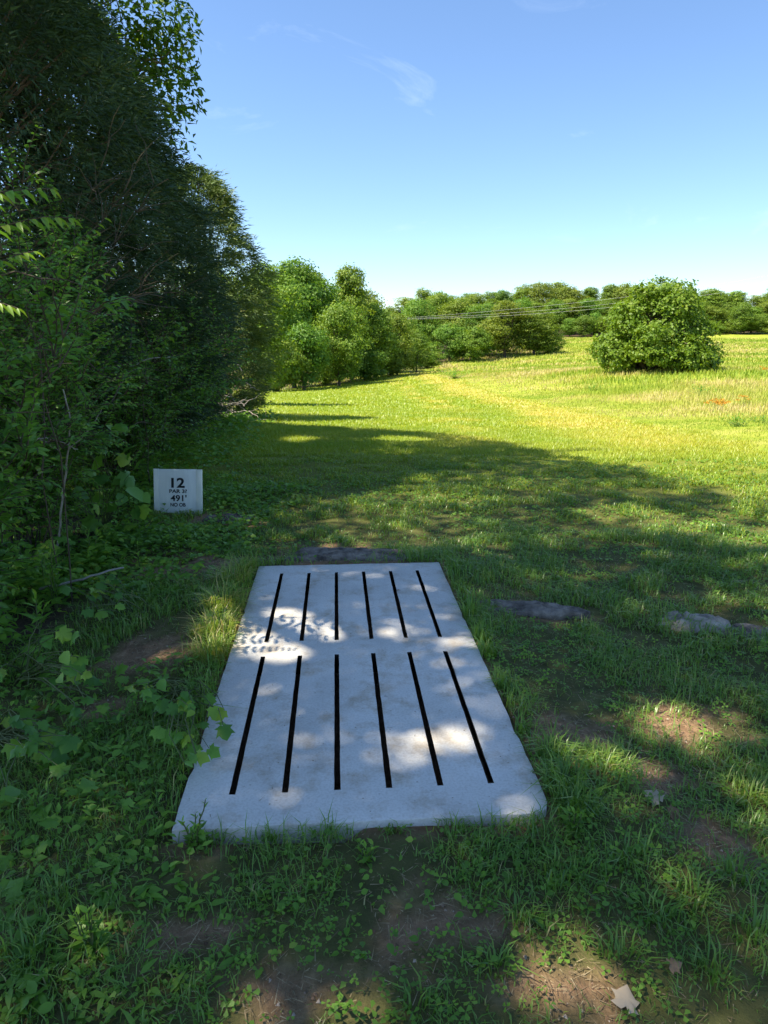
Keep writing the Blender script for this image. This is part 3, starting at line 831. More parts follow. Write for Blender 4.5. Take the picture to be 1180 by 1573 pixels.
# ------------------------------------------------------------------ shrubs in the left thicket
def shrub(name, label, base, height, radius, nst, leaf, seed, mat, lean=(0.25, 0.0), group=None, keepf=None, gap=.05, tpl=T_OVATE, lw=.42, branch=5, droop=.55):
    rng = np.random.default_rng(seed)
    t = thing(name, label, 'shrub', base, 0, group)
    B = np.array(base, float)
    tb = Tubes(5); f = Foliage()
    pos = []; dr = []; nm = []; sz = []; tn = []
    def twig(pts, r0, r1, lf):
        tb.add(pts, np.linspace(r0, r1, len(pts)))
        seg = np.linalg.norm(np.diff(pts, axis=0), axis=1); cum = np.r_[0, np.cumsum(seg)]
        s_ = np.arange(cum[-1]*.2, cum[-1], gap*(.8+.5*rng.random()))
        if len(s_) == 0: return
        T = unit(np.gradient(pts, axis=0))
        k_ = np.clip(np.searchsorted(cum, s_)-1, 0, len(pts)-2)
        p = pts[k_] + (pts[k_+1]-pts[k_])*((s_-cum[k_])/np.maximum(seg[k_], 1e-6))[:, None]
        lat = unit(np.cross(T[k_], np.array([[0, 0, 1.0]]))+1e-6); tip = s_/cum[-1]; m = len(s_); c_t = rng.random()
        for sd in (-1, 1):
            dz = np.zeros((m, 3)); dz[:, 2] = -droop*rng.random(m)
            pos.append(p); dr.append(unit(T[k_]*.75 + lat*sd*.85 + dz + rng.normal(0, .18, (m, 3))))
            nm.append(unit(np.array([[0.1, -.35, .8]]) + rng.normal(0, .55, (m, 3)) + lat*sd*.25))
            sz.append(leaf*(.7+.5*rng.random(m))*(1.05-.45*tip**3)); tn.append(np.clip(.45*c_t + .25*rng.random(m) + .38*tip**4*(rng.random(m) < .7), 0, 1))
    for s in range(nst):
        a = rng.random()*2*math.pi; rr_ = radius*(.25+.75*rng.random())
        tip = np.array([math.cos(a)*rr_+lean[0]*radius, math.sin(a)*rr_+lean[1]*radius, height*(.35+.65*rng.random())])
        st = np.array([rng.normal(0, .12), rng.normal(0, .12), -.05])
        pts = bez(st, tip, .16*height, 8, rng, .03)
        twig(pts, .0055, .0015, leaf)
        for b in range(branch):
            k = rng.integers(1, 8)
            dv = unit(rng.normal(size=3)*np.array([1, 1, .45]) + unit(tip)*.5 + np.array([.25, 0, .1]))
            twig(bez(pts[k], pts[k]+dv*(.25+.35*rng.random())*min(1, radius), .04, 5, rng, .03), .005, .0015, leaf)
    pos, dr, nm, sz, tn = map(np.concatenate, (pos, dr, nm, sz, tn))
    if keepf is not None:
        k = keepf(pos+B, rng); pos, dr, nm, sz, tn = pos[k], dr[k], nm[k], sz[k], tn[k]
    k = pos[:, 2] > .02; pos, dr, nm, sz, tn = pos[k], dr[k], nm[k], sz[k], tn[k]
    f.add(pos, dr, nm, sz, sz*lw, tn, tpl)
    obj('leaves', f.mesh(name+'_leaves'), mat, t); obj('stems', tb.mesh(name+'_stems'), M['twig'], t)
    return t
# keep the outline of the thicket against lawn, sign and pad
VIEWPOLY = [(150, 440), (205, 470), (222, 560), (205, 640), (225, 690), (232, 716), (232, 800), (190, 830), (150, 900), (140, 3000), (3000, 3000), (3000, -900), (110, -900), (75, 260), (110, 330), (170, 370)]
def near_keep(P, rng):
    px, py = project(P)
    jx = (vnoise(P[:, 1], P[:, 2], 4, 181, 2)-0.5)*40
    X, Y = lands(P)
    return ~poly_mask(px+jx, py, VIEWPOLY) & ~sunlit(X, Y)
FARSH = [(400, -900), (400, 560), (375, 600), (350, 640), (330, 670), (300, 700), (225, 712), (235, 3000), (3000, 3000), (3000, -900)]
def far_keep(P, rng):
    px, py = project(P)
    jx = (vnoise(P[:, 1], P[:, 2], 3, 191, 2)-0.5)*40
    X, Y = lands(P)
    return ~poly_mask(px+jx, py, FARSH) & ~sunlit(X, Y)
shrub('honeysuckle_shrub', 'nearest leafy shrub at the left edge with long arching sprays', gpos(-2.3, 3.5), 2.0, .75, 26, .07, 301, M['shrub'], (.2, 0), keepf=near_keep, gap=.04, branch=14)
shrub('honeysuckle_shrub', 'dense shrub at the left edge behind the pale bent branches', gpos(-2.75, 4.95), 2.1, 1.0, 44, .055, 302, M['shrub'], (.15, 0), keepf=near_keep, gap=.04, branch=18)
shrub('honeysuckle_shrub', 'tall shrub in front of the dark cedars', gpos(-3.25, 6.2), 3.0, 1.25, 52, .06, 303, M['shrub'], (.1, 0), keepf=near_keep, gap=.045, branch=18, tpl=T_LANCE)
shrub('honeysuckle_shrub', 'bushy green shrub above the sign', gpos(-3.0, 7.6), 1.6, .95, 42, .055, 304, M['shrub'], (.1, 0), keepf=far_keep, gap=.042, branch=16, tpl=T_LANCE)
shrub('honeysuckle_shrub', 'rounded shrub at the foot of the broad dark cedar', gpos(-3.35, 9.6), 2.1, 1.15, 46, .065, 305, M['shrub'], (.1, 0), keepf=far_keep, gap=.05, branch=16, tpl=T_LANCE)
shrub('honeysuckle_shrub', 'low shrub on the lawn edge below the rusty cedar', gpos(-3.75, 12.4), 1.7, 1.1, 40, .075, 306, M['shrub'], (.1, 0), keepf=far_keep, gap=.06, branch=16, tpl=T_LANCE)
shrub('honeysuckle_shrub', 'last green shrub along the lawn before the brown brush', gpos(-4.3, 15.6), 1.8, 1.2, 36, .09, 307, M['shrub'], (0, 0), keepf=far_keep, gap=.07, branch=16, tpl=T_LANCE)

# long arching sprays that catch the light at the left edge
def spray(name, label, p0, p1, sag, n, leaf, seed):
    rng = np.random.default_rng(seed)
    base = gpos(p0[0], p0[1])
    t = thing(name, label, 'shrub', base)
    B = np.array(base)
    pts = np.concatenate([bez((0, 0, -.05), np.array(p0)-B, 0, 6, rng, .02), bez(np.array(p0)-B, np.array(p1)-B, sag, 9, rng, .012)[1:]])
    tb = Tubes(5); tb.add(pts, np.linspace(.005, .0018, len(pts))); obj('stem', tb.mesh(name+'_stem'), M['twig'], t)
    q = pts[5:]; seg = np.linalg.norm(np.diff(q, axis=0), axis=1); cum = np.r_[0, np.cumsum(seg)]
    f = Foliage(); T = unit(np.gradient(q, axis=0))
    for s in np.linspace(cum[-1]*.08, cum[-1]*.99, n):
        k = min(max(np.searchsorted(cum, s)-1, 0), len(q)-2)
        p = q[k]+(q[k+1]-q[k])*((s-cum[k])/seg[k])
        lat = unit(np.cross(T[k], [0, 0, 1.0]))
        for sd in (-1, 1):
            d = unit(T[k]*.7+lat*sd*.75+np.array([0, 0, -.5-.3*rng.random()])+rng.normal(0, .10, 3))
            L = leaf*(.85+.35*rng.random())*(1.0-.4*(s/cum[-1])**5)
            f.add(p[None], d[None], unit(np.array([0, 0, 1.])+lat*sd*.5+rng.normal(0, .12, 3))[None], L, L*.36, np.array([np.clip(.45+.4*rng.random()+.2*(s/cum[-1])**3, 0, 1)]), T_OVATE)
    obj('leaves', f.mesh(name+'_leaves'), M['vine'], t)
    return t
def P3(px, py, y): return tuple(at(px, py, y))
spray('arching_branch', 'upper arching leafy branch against the dark cedar, left edge', P3(-190, 420, 3.0), P3(82, 290, 3.0), .10, 15, .095, 401)
spray('arching_branch', 'middle arching leafy branch pointing right, left edge', P3(-160, 470, 3.1), P3(110, 335, 3.1), .12, 16, .095, 402)
spray('arching_branch', 'short bright yellow-green branch tip below the arching branches', P3(-90, 480, 2.9), P3(54, 386, 2.9), .05, 13, .07, 403)
spray('arching_branch', 'upright leafy shoot tip right of the arching branches', P3(60, 520, 3.9), P3(182, 403, 3.9), .02, 12, .075, 404)
spray('arching_branch', 'small pale shoot tip above the upright leafy shoot', P3(40, 470, 4.2), P3(162, 334, 4.2), .02, 14, .07, 405)
spray('arching_branch', 'pale fresh shoot drooping at the left edge below the bright tip', P3(-120, 520, 2.8), P3(28, 474, 2.8), .08, 12, .07, 406)
spray('arching_branch', 'fresh green shoot pointing right above the lawn shrubs', P3(215, 560, 7.2), P3(292, 496, 7.2), .05, 8, .11, 407)

# vine with big lobed leaves left of the sign
def lobed_plant(name, label, base, pts_px, depth, leaf, seed, mat=None, up=.6, zr=None):
    """a plant with big lobed leaves whose blades sit at the given places"""
    rng = np.random.default_rng(seed)
    t = thing(name, label, 'plant', base)
    B = np.array(base); f = Foliage(); tb = Tubes(4)
    for (px, py) in [q for q in pts_px for _ in range(2 if zr is not None else 1)]:
        y = depth + rng.normal(0, .12)
        p = at(px+rng.normal(0, 5), py+rng.normal(0, 5), y)
        if zr is not None: p = unproj_z(px+rng.normal(0, 4), py+rng.normal(0, 4), zr[0]+(zr[1]-zr[0])*rng.random()) + np.append(rng.normal(0, .03, 2), 0)
        p[2] = max(p[2], hz1(p[0], p[1])+.04)
        p = p - B
        d = unit(np.array([rng.normal(0.3, .6), rng.normal(-.5, .35), -.30-.3*rng.random()]))
        n_ = unit(np.array([rng.normal(0.1, .55), -.35+rng.normal(0, .4), up+.3*rng.random()]))
        d = unit(d-n_*(d@n_))
        L = leaf*(.7+.55*rng.random())
        tv = T_LOBED[0].copy(); tv[:, 2] += rng.normal(0, .045, len(tv)) - .28*np.abs(tv[:, 1])**1.3*(rng.random() < .6) - .22*tv[:, 0]**2*rng.random()
        f.add((p-d*L*.4)[None], d[None], n_[None], L, L*(.85+.2*rng.random()), np.array([rng.random()]), (tv, T_LOBED[1]) if rng.random() < .7 else T_OVATE)
        tb.add(bez(np.array([rng.normal(0, .06), rng.normal(0, .06), -.03]), p-d*L*.4, .05, 5, rng, .03), np.linspace(.004, .0015, 5))
    obj('leaves', f.mesh(name+'_leaves'), mat or M['vine'], t); obj('stems', tb.mesh(name+'_stems'), M['stemgreen'], t)
    return t
rg = np.random.default_rng(77)
lobed_plant('grape_vine', 'vine with big lobed leaves climbing just left of the sign', gpos(-2.35, 5.5),
            [(165, 672), (200, 690), (182, 715), (205, 735), (150, 705), (190, 765), (215, 782), (225, 800), (140, 725), (170, 745), (130, 690), (100, 690), (120, 655), (135, 640), (175, 790), (160, 812), (195, 815), (150, 770), (120, 760), (110, 800), (185, 655), (205, 760), (140, 800), (85, 720), (60, 700), (30, 720), (45, 745), (172, 660), (196, 705), (215, 760), (208, 800), (178, 770), (155, 735), (125, 780), (95, 760), (70, 735), (160, 690), (188, 740), (212, 720), (145, 755), (130, 825), (170, 830), (105, 840)], 5.3, .135, 501)
lobed_plant('grape_vine', 'lobed leaves at the left edge beside the pale stone', gpos(-2.5, 4.5),
            [(12, 800), (28, 815), (5, 830), (40, 835), (22, 860), (60, 850), (85, 835), (100, 825), (70, 880), (35, 890), (10, 760)], 4.4, .12, 502)
lobed_plant('maple_seedling', 'seedling with lobed leaves leaning over the left edge of the concrete pad', gpos(-.93, 2.75),
            [(318, 1072), (330, 1090), (332, 1108), (322, 1122), (300, 1090), (285, 1075), (308, 1150), (296, 1165), (275, 1100), (262, 1085), (240, 1060), (255, 1120), (280, 1130), (310, 1180), (225, 1058), (205, 1062)], 2.78, .052, 503, up=.7, zr=(.15, .26))
lobed_plant('maple_seedling', 'cluster of pointed lobed leaves near the left edge, below the dark branch', gpos(-1.62, 2.5),
            [(40, 1112), (55, 1135), (72, 1150), (30, 1150), (85, 1160), (60, 1120), (100, 1140), (25, 1110), (78, 1128), (92, 1175), (12, 1215), (45, 1165)], 2.5, .062, 504, up=.8, zr=(.08, .24))
lobed_plant('maple_seedling', 'small leafy seedling at the left edge above the dark branch', gpos(-1.75, 3.0),
            [(45, 1050), (85, 1030), (70, 1010), (105, 1015), (95, 975), (110, 1030), (125, 1030), (140, 1035), (8, 1042), (60, 985), (75, 965), (130, 1085), (150, 1075)], 3.0, .060, 505, up=.8, zr=(.10, .30))
lobed_plant('maple_seedling', 'yellowish seedling left of the bare soil', gpos(-1.45, 3.75),
            [(160, 905), (150, 920), (165, 890), (178, 935), (140, 940), (115, 908), (170, 912), (155, 898)], 3.7, .062, 506, up=.8, zr=(.10, .25))

# forbs with narrow leaves
def forb(name, label, base, h, nst, leaf, seed, mat=None, lw=.22, tpl=T_LANCE, gap=.03, group=None, spreadr=.3, cat='plant', flower=None):
    rng = np.random.default_rng(seed)
    t = thing(name, label, cat, base, 0, group)
    f = Foliage(); tb = Tubes(4); tips = []
    for s in range(nst):
        a = rng.random()*6.28; l_ = spreadr*h*rng.random()
        tip = np.array([math.cos(a)*l_, math.sin(a)*l_, h*(.6+.4*rng.random())])
        o = np.array([rng.normal(0, .02), rng.normal(0, .02), -.02])*(0 if nst <= 8 else min(2.0, 1+nst*.12)) - np.array([0, 0, .01])
        pts = bez(o, tip+o, 0, 6, rng, .02); tb.add(pts, np.linspace(.004, .0015, 6)*max(1, h)); tips.append(pts[-1])
        nl = int(h/gap); az = rng.random()*6.28
        u = np.linspace(.15, 1, nl)
        az = az + np.arange(nl)*2.4 + rng.normal(0, .2, nl)
        p = np.stack([np.interp(u, np.linspace(0, 1, 6), pts[:, i]) for i in range(3)], 1)
        el = .15 + .75*u**2 + rng.normal(0, .15, nl)
        d = np.c_[np.cos(az)*np.cos(el), np.sin(az)*np.cos(el), np.sin(el)]
        n_ = np.c_[-np.cos(az)*np.sin(el), -np.sin(az)*np.sin(el), np.cos(el)] + rng.normal(0, .2, (nl, 3))
        L = leaf*(.6+.6*rng.random(nl))*(1.1-.55*u)
        f.add(p, d, n_, L, L*lw, np.clip(rng.random()*.4+.2*rng.random(nl)+.35*u**3, 0, 1), tpl)
    obj('leaves', f.mesh(name+'_leaves'), mat or M['weed'], t); obj('stems', tb.mesh(name+'_stems'), M['stemgreen'], t)
    if flower:
        ff = Foliage()
        for tp in tips:
            P = tp[None] + rng.normal(size=(flower, 3))*np.array([.05, .05, .015])
            dd = unit(rng.normal(size=(flower, 3)) + np.array([0, 0, .8]))
            ff.add(P, dd, unit(np.cross(dd, rng.normal(size=(flower, 3)))), .035, .03, rng.random(flower), T_RHOMB)
        obj('flowers', ff.mesh(name+'_flower'), M['orange'], t)['kind'] = 'stuff'
    return t
def FG(px, py): return tuple(G(px, py))
forb('goldenrod', 'tall lance-leaved weed by the thicket, left of the bare soil', gpos(-1.95, 3.8), .42, 4, .12, 601, gap=.022)
forb('goldenrod', 'rosette of narrow leaves at the left edge above the seedlings', gpos(-1.8, 3.25), .32, 3, .12, 602, gap=.022)
forb('goldenrod', 'upright weed with star of narrow leaves under the vine', gpos(-2.1, 4.6), .32, 3, .11, 603, gap=.022)
forb('goldenrod', 'narrow-leaved weed on the litter right of the vine', FG(215, 880), .22, 3, .08, 604, gap=.02)
forb('goldenrod', 'small pale weed growing at the lower left, half way to the pad', FG(62, 1262), .16, 3, .065, 605, gap=.016)
forb('goldenrod', 'leafy weed tuft against the front left corner of the pad', FG(300, 1300), .16, 6, .04, 606, gap=.014, lw=.35)
forb('goldenrod', 'bright leafy weed in the lower left shade', FG(140, 1470), .16, 8, .05, 607, gap=.015, lw=.4)
forb('goldenrod', 'single pale sprout in front of the lower left sun patch', FG(325, 1520), .10, 2, .04, 608, gap=.014, lw=.4)
forb('plantain', 'broad-leaved weed off the front right corner of the pad', FG(880, 1290), .13, 6, .06, 609, gap=.02, lw=.5, tpl=T_OVATE)
forb('plantain', 'leafy weed clump under the front edge of the pad', FG(560, 1330), .10, 8, .045, 610, gap=.018, lw=.5, tpl=T_OVATE)
forb('butterfly_weed', 'orange flowering plant out in the meadow', FG(1100, 634), .5, 12, .08, 620, gap=.05, cat='flower', flower=40, spreadr=.9)
forb('butterfly_weed', 'smaller orange flowering plant right of the first one in the meadow', FG(1142, 626), .4, 5, .08, 621, gap=.05, cat='flower', flower=26, spreadr=.8)
forb('butterfly_weed', 'distant orange flowers at the right edge of the meadow', FG(1172, 578), .6, 7, .1, 622, gap=.06, cat='flower', flower=40, spreadr=1.0)
forb('meadow_weed', 'dark bushy weed below the orange flowers in the meadow', FG(1132, 655), .38, 18, .13, 623, gap=.05, lw=.35, spreadr=1.6)
forb('meadow_weed', 'dark weed at the right edge of the meadow', FG(1172, 650), .34, 14, .12, 624, gap=.05, lw=.35, spreadr=1.6)
forb('meadow_weed', 'leafy weed in the meadow left of the field tree', FG(912, 600), .5, 18, .2, 625, gap=.08, lw=.35, spreadr=1.6)
forb('meadow_weed', 'bushy weed patch on the meadow rim near the tree line', FG(700, 582), .9, 40, .3, 626, gap=.12, lw=.4, spreadr=2.2)
forb('meadow_weed', 'pair of dark weeds in the meadow right of the field tree', FG(1075, 608), .5, 20, .2, 627, gap=.08, lw=.35, spreadr=1.6)
forb('meadow_weed', 'bare leafy sapling at the lawn edge below the rusty cedar', tuple(gpos(-3.5, 18.0)), .75, 7, .09, 628, gap=.06, lw=.4, spreadr=.6)
# ------------------------------------------------------------------ far trees
def rand_lobes(rng, H, W, n=8, low=.12, lump=1.0):
    """many rounded boughs spread over the outside of an uneven crown"""
    L = []
    zc = H*(low+1)/2; hz_ = H*(1-low)/2
    for i in range(n):
        d = unit(rng.normal(size=3)); d[2] = d[2]*.9+.12
        k = .58+.16*rng.random()
        wob = .66+.6*rng.random()
        s_ = W*(.13+.10*rng.random())*lump
        taper = 1-.25*max(0, d[2])+.15*max(0, -d[2])
        L.append((d[0]*W*.5*k*wob*taper, d[1]*W*.5*k*wob*taper, zc+d[2]*hz_*(.66+.12*rng.random()), s_, s_, min(s_*.85, H*.13)))
    L.append((0, 0, H*.86, W*.17, W*.17, H*.11)); L.append((W*.1, 0, zc, W*.25, W*.25, hz_*.4))
    return L
protos = []
for i, (H, W, n, low) in enumerate([(13, 9, 30, -.04), (14, 8, 30, -.04), (12, 10, 34, -.06), (10, 8, 26, -.06), (15, 7, 30, -.04), (8, 7.5, 22, -.08)]):
    rng = np.random.default_rng(900+i)
    protos.append((rand_lobes(rng, H, W, n, low), H, W))
_used = {}
def far_tree(kind, name, label, px, pybase, y, hscale, seed, group=None, wscale=1.0, z=None):
    L, H, W = protos[kind]
    p = at(px, pybase, y)
    zz = hz1(p[0], p[1]) if z is None else z
    base = (p[0], p[1], zz)
    if kind not in _used:
        t = broad_tree(name, label, base, L, 700, 24, .27, 950+kind, M['far'], .22, group, spread=.22, shell=.72, twigs=.06, lw=.75, orient=(.35, 1.0, .45))
        _used[kind] = t
    else:
        src = _used[kind]
        t = thing(name, label, 'tree', base, 0, group)
        for ch in src.children:
            c = ch.copy(); COL.objects.link(c); c.parent = t
    rng = np.random.default_rng(seed)
    t.rotation_euler = (0, 0, rng.random()*6.28)
    t.scale = (hscale*wscale, hscale*wscale, hscale)
    return t
def height_for(px, pytop, y, z):   # tree height that reaches the photo's treetop
    return at(px, pytop, y)[2]-z
def place(kind, name, label, px, ytop, y, seed, group=None, wpx=None):
    p = at(px, 560, y); z = hz1(p[0], y)
    Ht = height_for(px, ytop, y, z)
    L, H, W = protos[kind]
    s = Ht/H*1.02
    ws = 1.0 if wpx is None else (wpx*y/FPX*1.03)/(W*s)
    t = far_tree(kind, name, label, px, 560, y, s, seed, group, ws)
    t.location = (p[0], y, z)
    return t
g1 = 'trees along the left side of the fairway'
left = [(1, 480, 418, 86, 80, 'tree filling the gap behind the two tallest trees of the fairway row'), (2, 560, 448, 90, 80, 'tree behind the narrow-topped one, toward the valley'), (0, 432, 430, 88, 80, 'tree set back behind the rounded sunlit tree by the rusty cedar'), (0, 415, 408, 62, 90, 'tree with rounded sunlit top right behind the rusty cedar'), (1, 452, 404, 70, 95, 'tallest rounded tree of the row at the far end of the fairway'),
        (4, 500, 432, 72, 75, 'paler tree between the two tallest at the far end of the fairway'), (1, 540, 413, 76, 70, 'tall narrow-topped tree standing highest at the right of the row'),
        (3, 466, 498, 58, 70, 'small bright tree in front of the row at the far end of the fairway'), (2, 520, 470, 66, 80, 'dark leafy tree below the narrow-topped one'),
        (0, 575, 470, 78, 80, 'dark tree right of the narrow-topped tree'), (2, 610, 486, 82, 70, 'dark tree at the right end of the fairway row'),
        (3, 640, 512, 88, 55, 'low bushy tree where the row meets the meadow'), (5, 425, 520, 56, 70, 'low leafy tree at the foot of the row beside the rusty cedar'),
        (5, 560, 528, 74, 60, 'low dark bush under the row, left of the meadow rim'), (5, 600, 535, 80, 60, 'lowest dark bush at the meadow rim'), (5, 500, 530, 70, 50, 'low bush in the shade under the paler tree')]
for i, (k, px, yt, y, wp, lb) in enumerate(left): place(k, 'woodland_tree', lb, px, yt-6, y, 1000+i, g1, wp*(1.22 if px < 570 else .95))
g2 = 'trees across the meadow'
mid = [(0, 655, 470, 135, 55, 'slender tree behind the second tree across the meadow'), (1, 725, 456, 138, 50, 'taller tree rising behind the bright ones across the meadow'), (4, 800, 460, 135, 50, 'tall tree behind the largest dark-footed one across the meadow'), (2, 640, 462, 120, 60, 'leafy tree in the gap of the valley, first of the trees across the meadow'), (1, 672, 455, 128, 55, 'upright tree second from the left across the meadow'),
       (0, 705, 462, 122, 60, 'round bright tree near the left end of the trees across the meadow'), (3, 690, 500, 112, 55, 'low bushy tree in front, left part of the trees across the meadow'),
       (2, 745, 470, 120, 70, 'broad bright tree in the middle of the trees across the meadow'), (0, 775, 466, 114, 75, 'largest dark-footed tree across the meadow, left of the grassy gap'),
       (3, 730, 505, 110, 50, 'low tree in front of the broad bright one across the meadow'), (2, 820, 478, 116, 70, 'tree beside the grassy gap, right end of the trees across the meadow'),
       (5, 655, 535, 100, 40, 'small bush at the left foot of the trees across the meadow'), (5, 840, 508, 118, 45, 'low bush at the edge of the grassy gap')]
for i, (k, px, yt, y, wp, lb) in enumerate(mid): place(k, 'woodland_tree', lb, px, yt-5, y, 1100+i, g2, wp*1.15)
g3 = 'trees on the wooded ridge'
rng = np.random.default_rng(5)
ridge = []
_pos = ['far left', 'left', 'middle', 'right', 'far right']
for i, px in enumerate(np.arange(572, 1250, 25)):        # skyline
    ytop = np.interp(px, [570, 610, 640, 700, 760, 820, 870, 910, 950, 1010, 1060, 1110, 1150, 1180, 1240], [480, 470, 446, 452, 446, 440, 433, 440, 434, 436, 444, 450, 446, 438, 436])
    ridge.append((int(rng.integers(0, 5)), px+rng.normal(0, 5), ytop+rng.normal(0, 3.5), 222+rng.normal(0, 8), rng.uniform(38, 62), 0))
for i, px in enumerate(list(np.arange(660, 1060, 30))+list(np.arange(1075, 1250, 24))):
    ytop = np.interp(px, [650, 720, 850, 930, 1060, 1180, 1240], [476, 466, 462, 466, 468, 464, 464])
    ridge.append((int(rng.integers(0, 5)), px+rng.normal(0, 6), ytop+rng.normal(0, 5), 182+rng.normal(0, 5), rng.uniform(38, 60), 1))
for i, px in enumerate(np.arange(1075, 1250, 22)):
    ridge.append((int(rng.integers(2, 6)), px+rng.normal(0, 6), 488+rng.normal(0, 5), 173+rng.normal(0, 2), rng.uniform(30, 48), 2))
for i, px in enumerate(np.arange(872, 925, 17)):
    ridge.append((int(rng.integers(2, 6)), px+rng.normal(0, 4), 486+rng.normal(0, 4), 172+rng.normal(0, 2), rng.uniform(26, 40), 3))
_ord = ['first', 'second', 'third', 'fourth', 'fifth', 'sixth', 'seventh', 'eighth', 'ninth', 'tenth', 'eleventh', 'twelfth', 'thirteenth', 'fourteenth', 'fifteenth', 'sixteenth']
_row = ['tree on the ridge skyline', 'tree on the slope below the ridge skyline', 'low tree at the top edge of the field', 'low tree at the head of the grassy gap']
_grp = ['trees on the ridge skyline', 'trees on the slope below the ridge', 'low trees along the top of the field', 'low trees at the grassy gap']
ridge = [r for r in ridge if r[1] < 1200]
_cnt = {}
for c in range(4):
    rl = sorted([r for r in ridge if r[5] == c], key=lambda r: r[1])
    L_ = [r for r in rl if r[1] <= 908][::-1]; M_ = [r for r in rl if 908 < r[1] < 1100]; R_ = [r for r in rl if r[1] >= 1100]
    for lst, ph in ((L_, 'counting left from the field tree'), (M_, 'behind the field tree, counting rightwards'), (R_, 'counting right from the field tree')):
        for i, (k, px, yt, y, wp, _) in enumerate(lst):
            place(k, 'ridge_tree', '%s %s, %s' % (_ord[i], _row[c], ph), px, yt, y, 1200+int(px), _grp[c], wp)
# the round field tree in the meadow
fy = 47.0
fb = at(1002, 568, fy); fz = hz1(fb[0], fy)
k = fy/FPX
W_ = 180*k*.5; H_ = (571-440)*k*1.03

frng = np.random.default_rng(64)
FL = []
for i in range(74):
    d = unit(frng.normal(size=3)); d[2] = abs(d[2])*1.0 if i < 52 else abs(d[2])*.25
    kk = .70+.14*frng.random()
    s_ = W_*(.17+.13*frng.random())
    wd = 1.0 if d[2] < .5 else .92
    FL.append((d[0]*W_*kk*wd, d[1]*W_*kk*wd, max(H_*.09, H_*.10+d[2]*H_*.80*(.90+.14*frng.random())), s_, s_, s_*.72))
broad_tree('field_tree', 'round bushy tree standing alone in the meadow', (fb[0], fy, fz), FL + [(0, 0, H_*.45, W_*.6, W_*.6, H_*.35)],
           1700, 26, .20, 31, M['farbush'], .16, spread=.20, shell=.7, stems=5, fork=.2, lw=.72, twigs=.05, orient=(.4, .9, .5))
# ------------------------------------------------------------------ overhead wires
for i, (dz, dy, lb) in enumerate([(0, 0, 'lowest pale overhead wire across the trees beyond the meadow'), (.45, 1.2, 'middle overhead wire above the lowest one beyond the meadow'), (1.1, 2.4, 'topmost overhead wire, seen right of the field tree')]):
    cps = [(540, 493, 100), (590, 491.5, 99), (750, 487, 96), (910, 476, 93), (1060, 457, 90), (1180, 439, 88), (1420, 390, 84)]
    pts = np.array([at(a, b, c) for a, b, c in cps])
    tt = np.linspace(0, len(cps)-1, 40)
    P = np.stack([np.interp(tt, np.arange(len(cps)), pts[:, j]) for j in range(3)], 1)
    for _ in range(6): P[1:-1] = (P[:-2]+P[1:-1]*2+P[2:])/4
    P[:, 2] += dz*smooth(0, 40, P[:, 0]+10); P[:, 1] += dy
    tb = Tubes(5); tb.add(P, .009)
    tag(obj('overhead_wire', tb.mesh('overhead_wire'), M['wire']), lb, 'wire', 'overhead wires')

# ------------------------------------------------------------------ rocks, dead wood, leaves
def rock(name, label, base, sx, sy, sz, seed, mat, rz=0.0, sink=.4, cat='rock'):
    rng = np.random.default_rng(seed)
    n, m = 48, 26
    th = np.linspace(0, 2*math.pi, n, endpoint=False); ph = np.linspace(-.5*math.pi, .5*math.pi, m)
    TH, PH = np.meshgrid(th, ph)
    u = np.stack([np.cos(TH)*np.cos(PH), np.sin(TH)*np.cos(PH), np.sin(PH)], -1)
    e = np.sign(u)*np.abs(u)**np.array([.8, .8, .5])
    out_ = 1 + (vnoise(np.cos(TH)*1.7+seed, np.sin(TH)*1.7, 1.0, seed, 4)-.5)*.9      # ragged outline
    V = e*np.array([sx, sy, sz])
    V[..., :2] *= out_[..., None]
    nx_, ny_ = V[..., 0]/sx, V[..., 1]/sy
    lay = vnoise(nx_*1.5+seed, ny_*1.5, 1.3, seed+2, 4)
    top_ = smooth(-.2, .4, e[..., 2])
    V[..., 2] *= np.where(e[..., 2] > 0, .25+1.5*(np.floor(lay*6)/6*.65+lay*.35), 1)   # broken layers
    V[..., 2] += (vnoise(nx_*7, ny_*7+seed, 1.5, seed+4, 3)-.5)*sz*.55*top_
    I = np.arange(n*m).reshape(m, n)
    F = np.stack([I[:-1], np.roll(I, -1, 1)[:-1], np.roll(I, -1, 1)[1:], I[1:]], -1).reshape(-1, 4)
    o = obj(name, mesh_from(name, V.reshape(-1, 3), F, None, False), mat, loc=(base[0], base[1], base[2]+sz*(1-2*sink)*.5-.008))
    o.rotation_euler = (0, 0, rz)
    return tag(o, label, cat)
def gr(px, py, dz=0): p = G(px, py); return (p[0], p[1], p[2]+dz)
rock('flat_rock', 'long dark flat stone just beyond the far end of the pad', gr(535, 856), .44, .13, .045, 11, M['rock'], R(2))
rock('flat_rock', 'grey flat stone in the grass right of the pad', gr(815, 938), .32, .09, .04, 12, M['rock'], R(-4))
rock('flat_rock', 'pale smooth stone in the grass at the right', gr(1062, 962), .18, .10, .06, 13, M['rockpale'], R(-8))
rock('flat_rock', 'low brown stone at the right edge beside the pale one', gr(1150, 972), .14, .06, .035, 14, M['rock'], R(-3))
rock('flat_rock', 'dark stone half hidden in leaves right of the sign', gr(352, 800), .20, .10, .05, 15, M['rock'])
rock('flat_rock', 'pale stone in the dark gap under the left shrubs', gr(42, 778), .13, .09, .05, 16, M['rockpale'], R(5), .4)

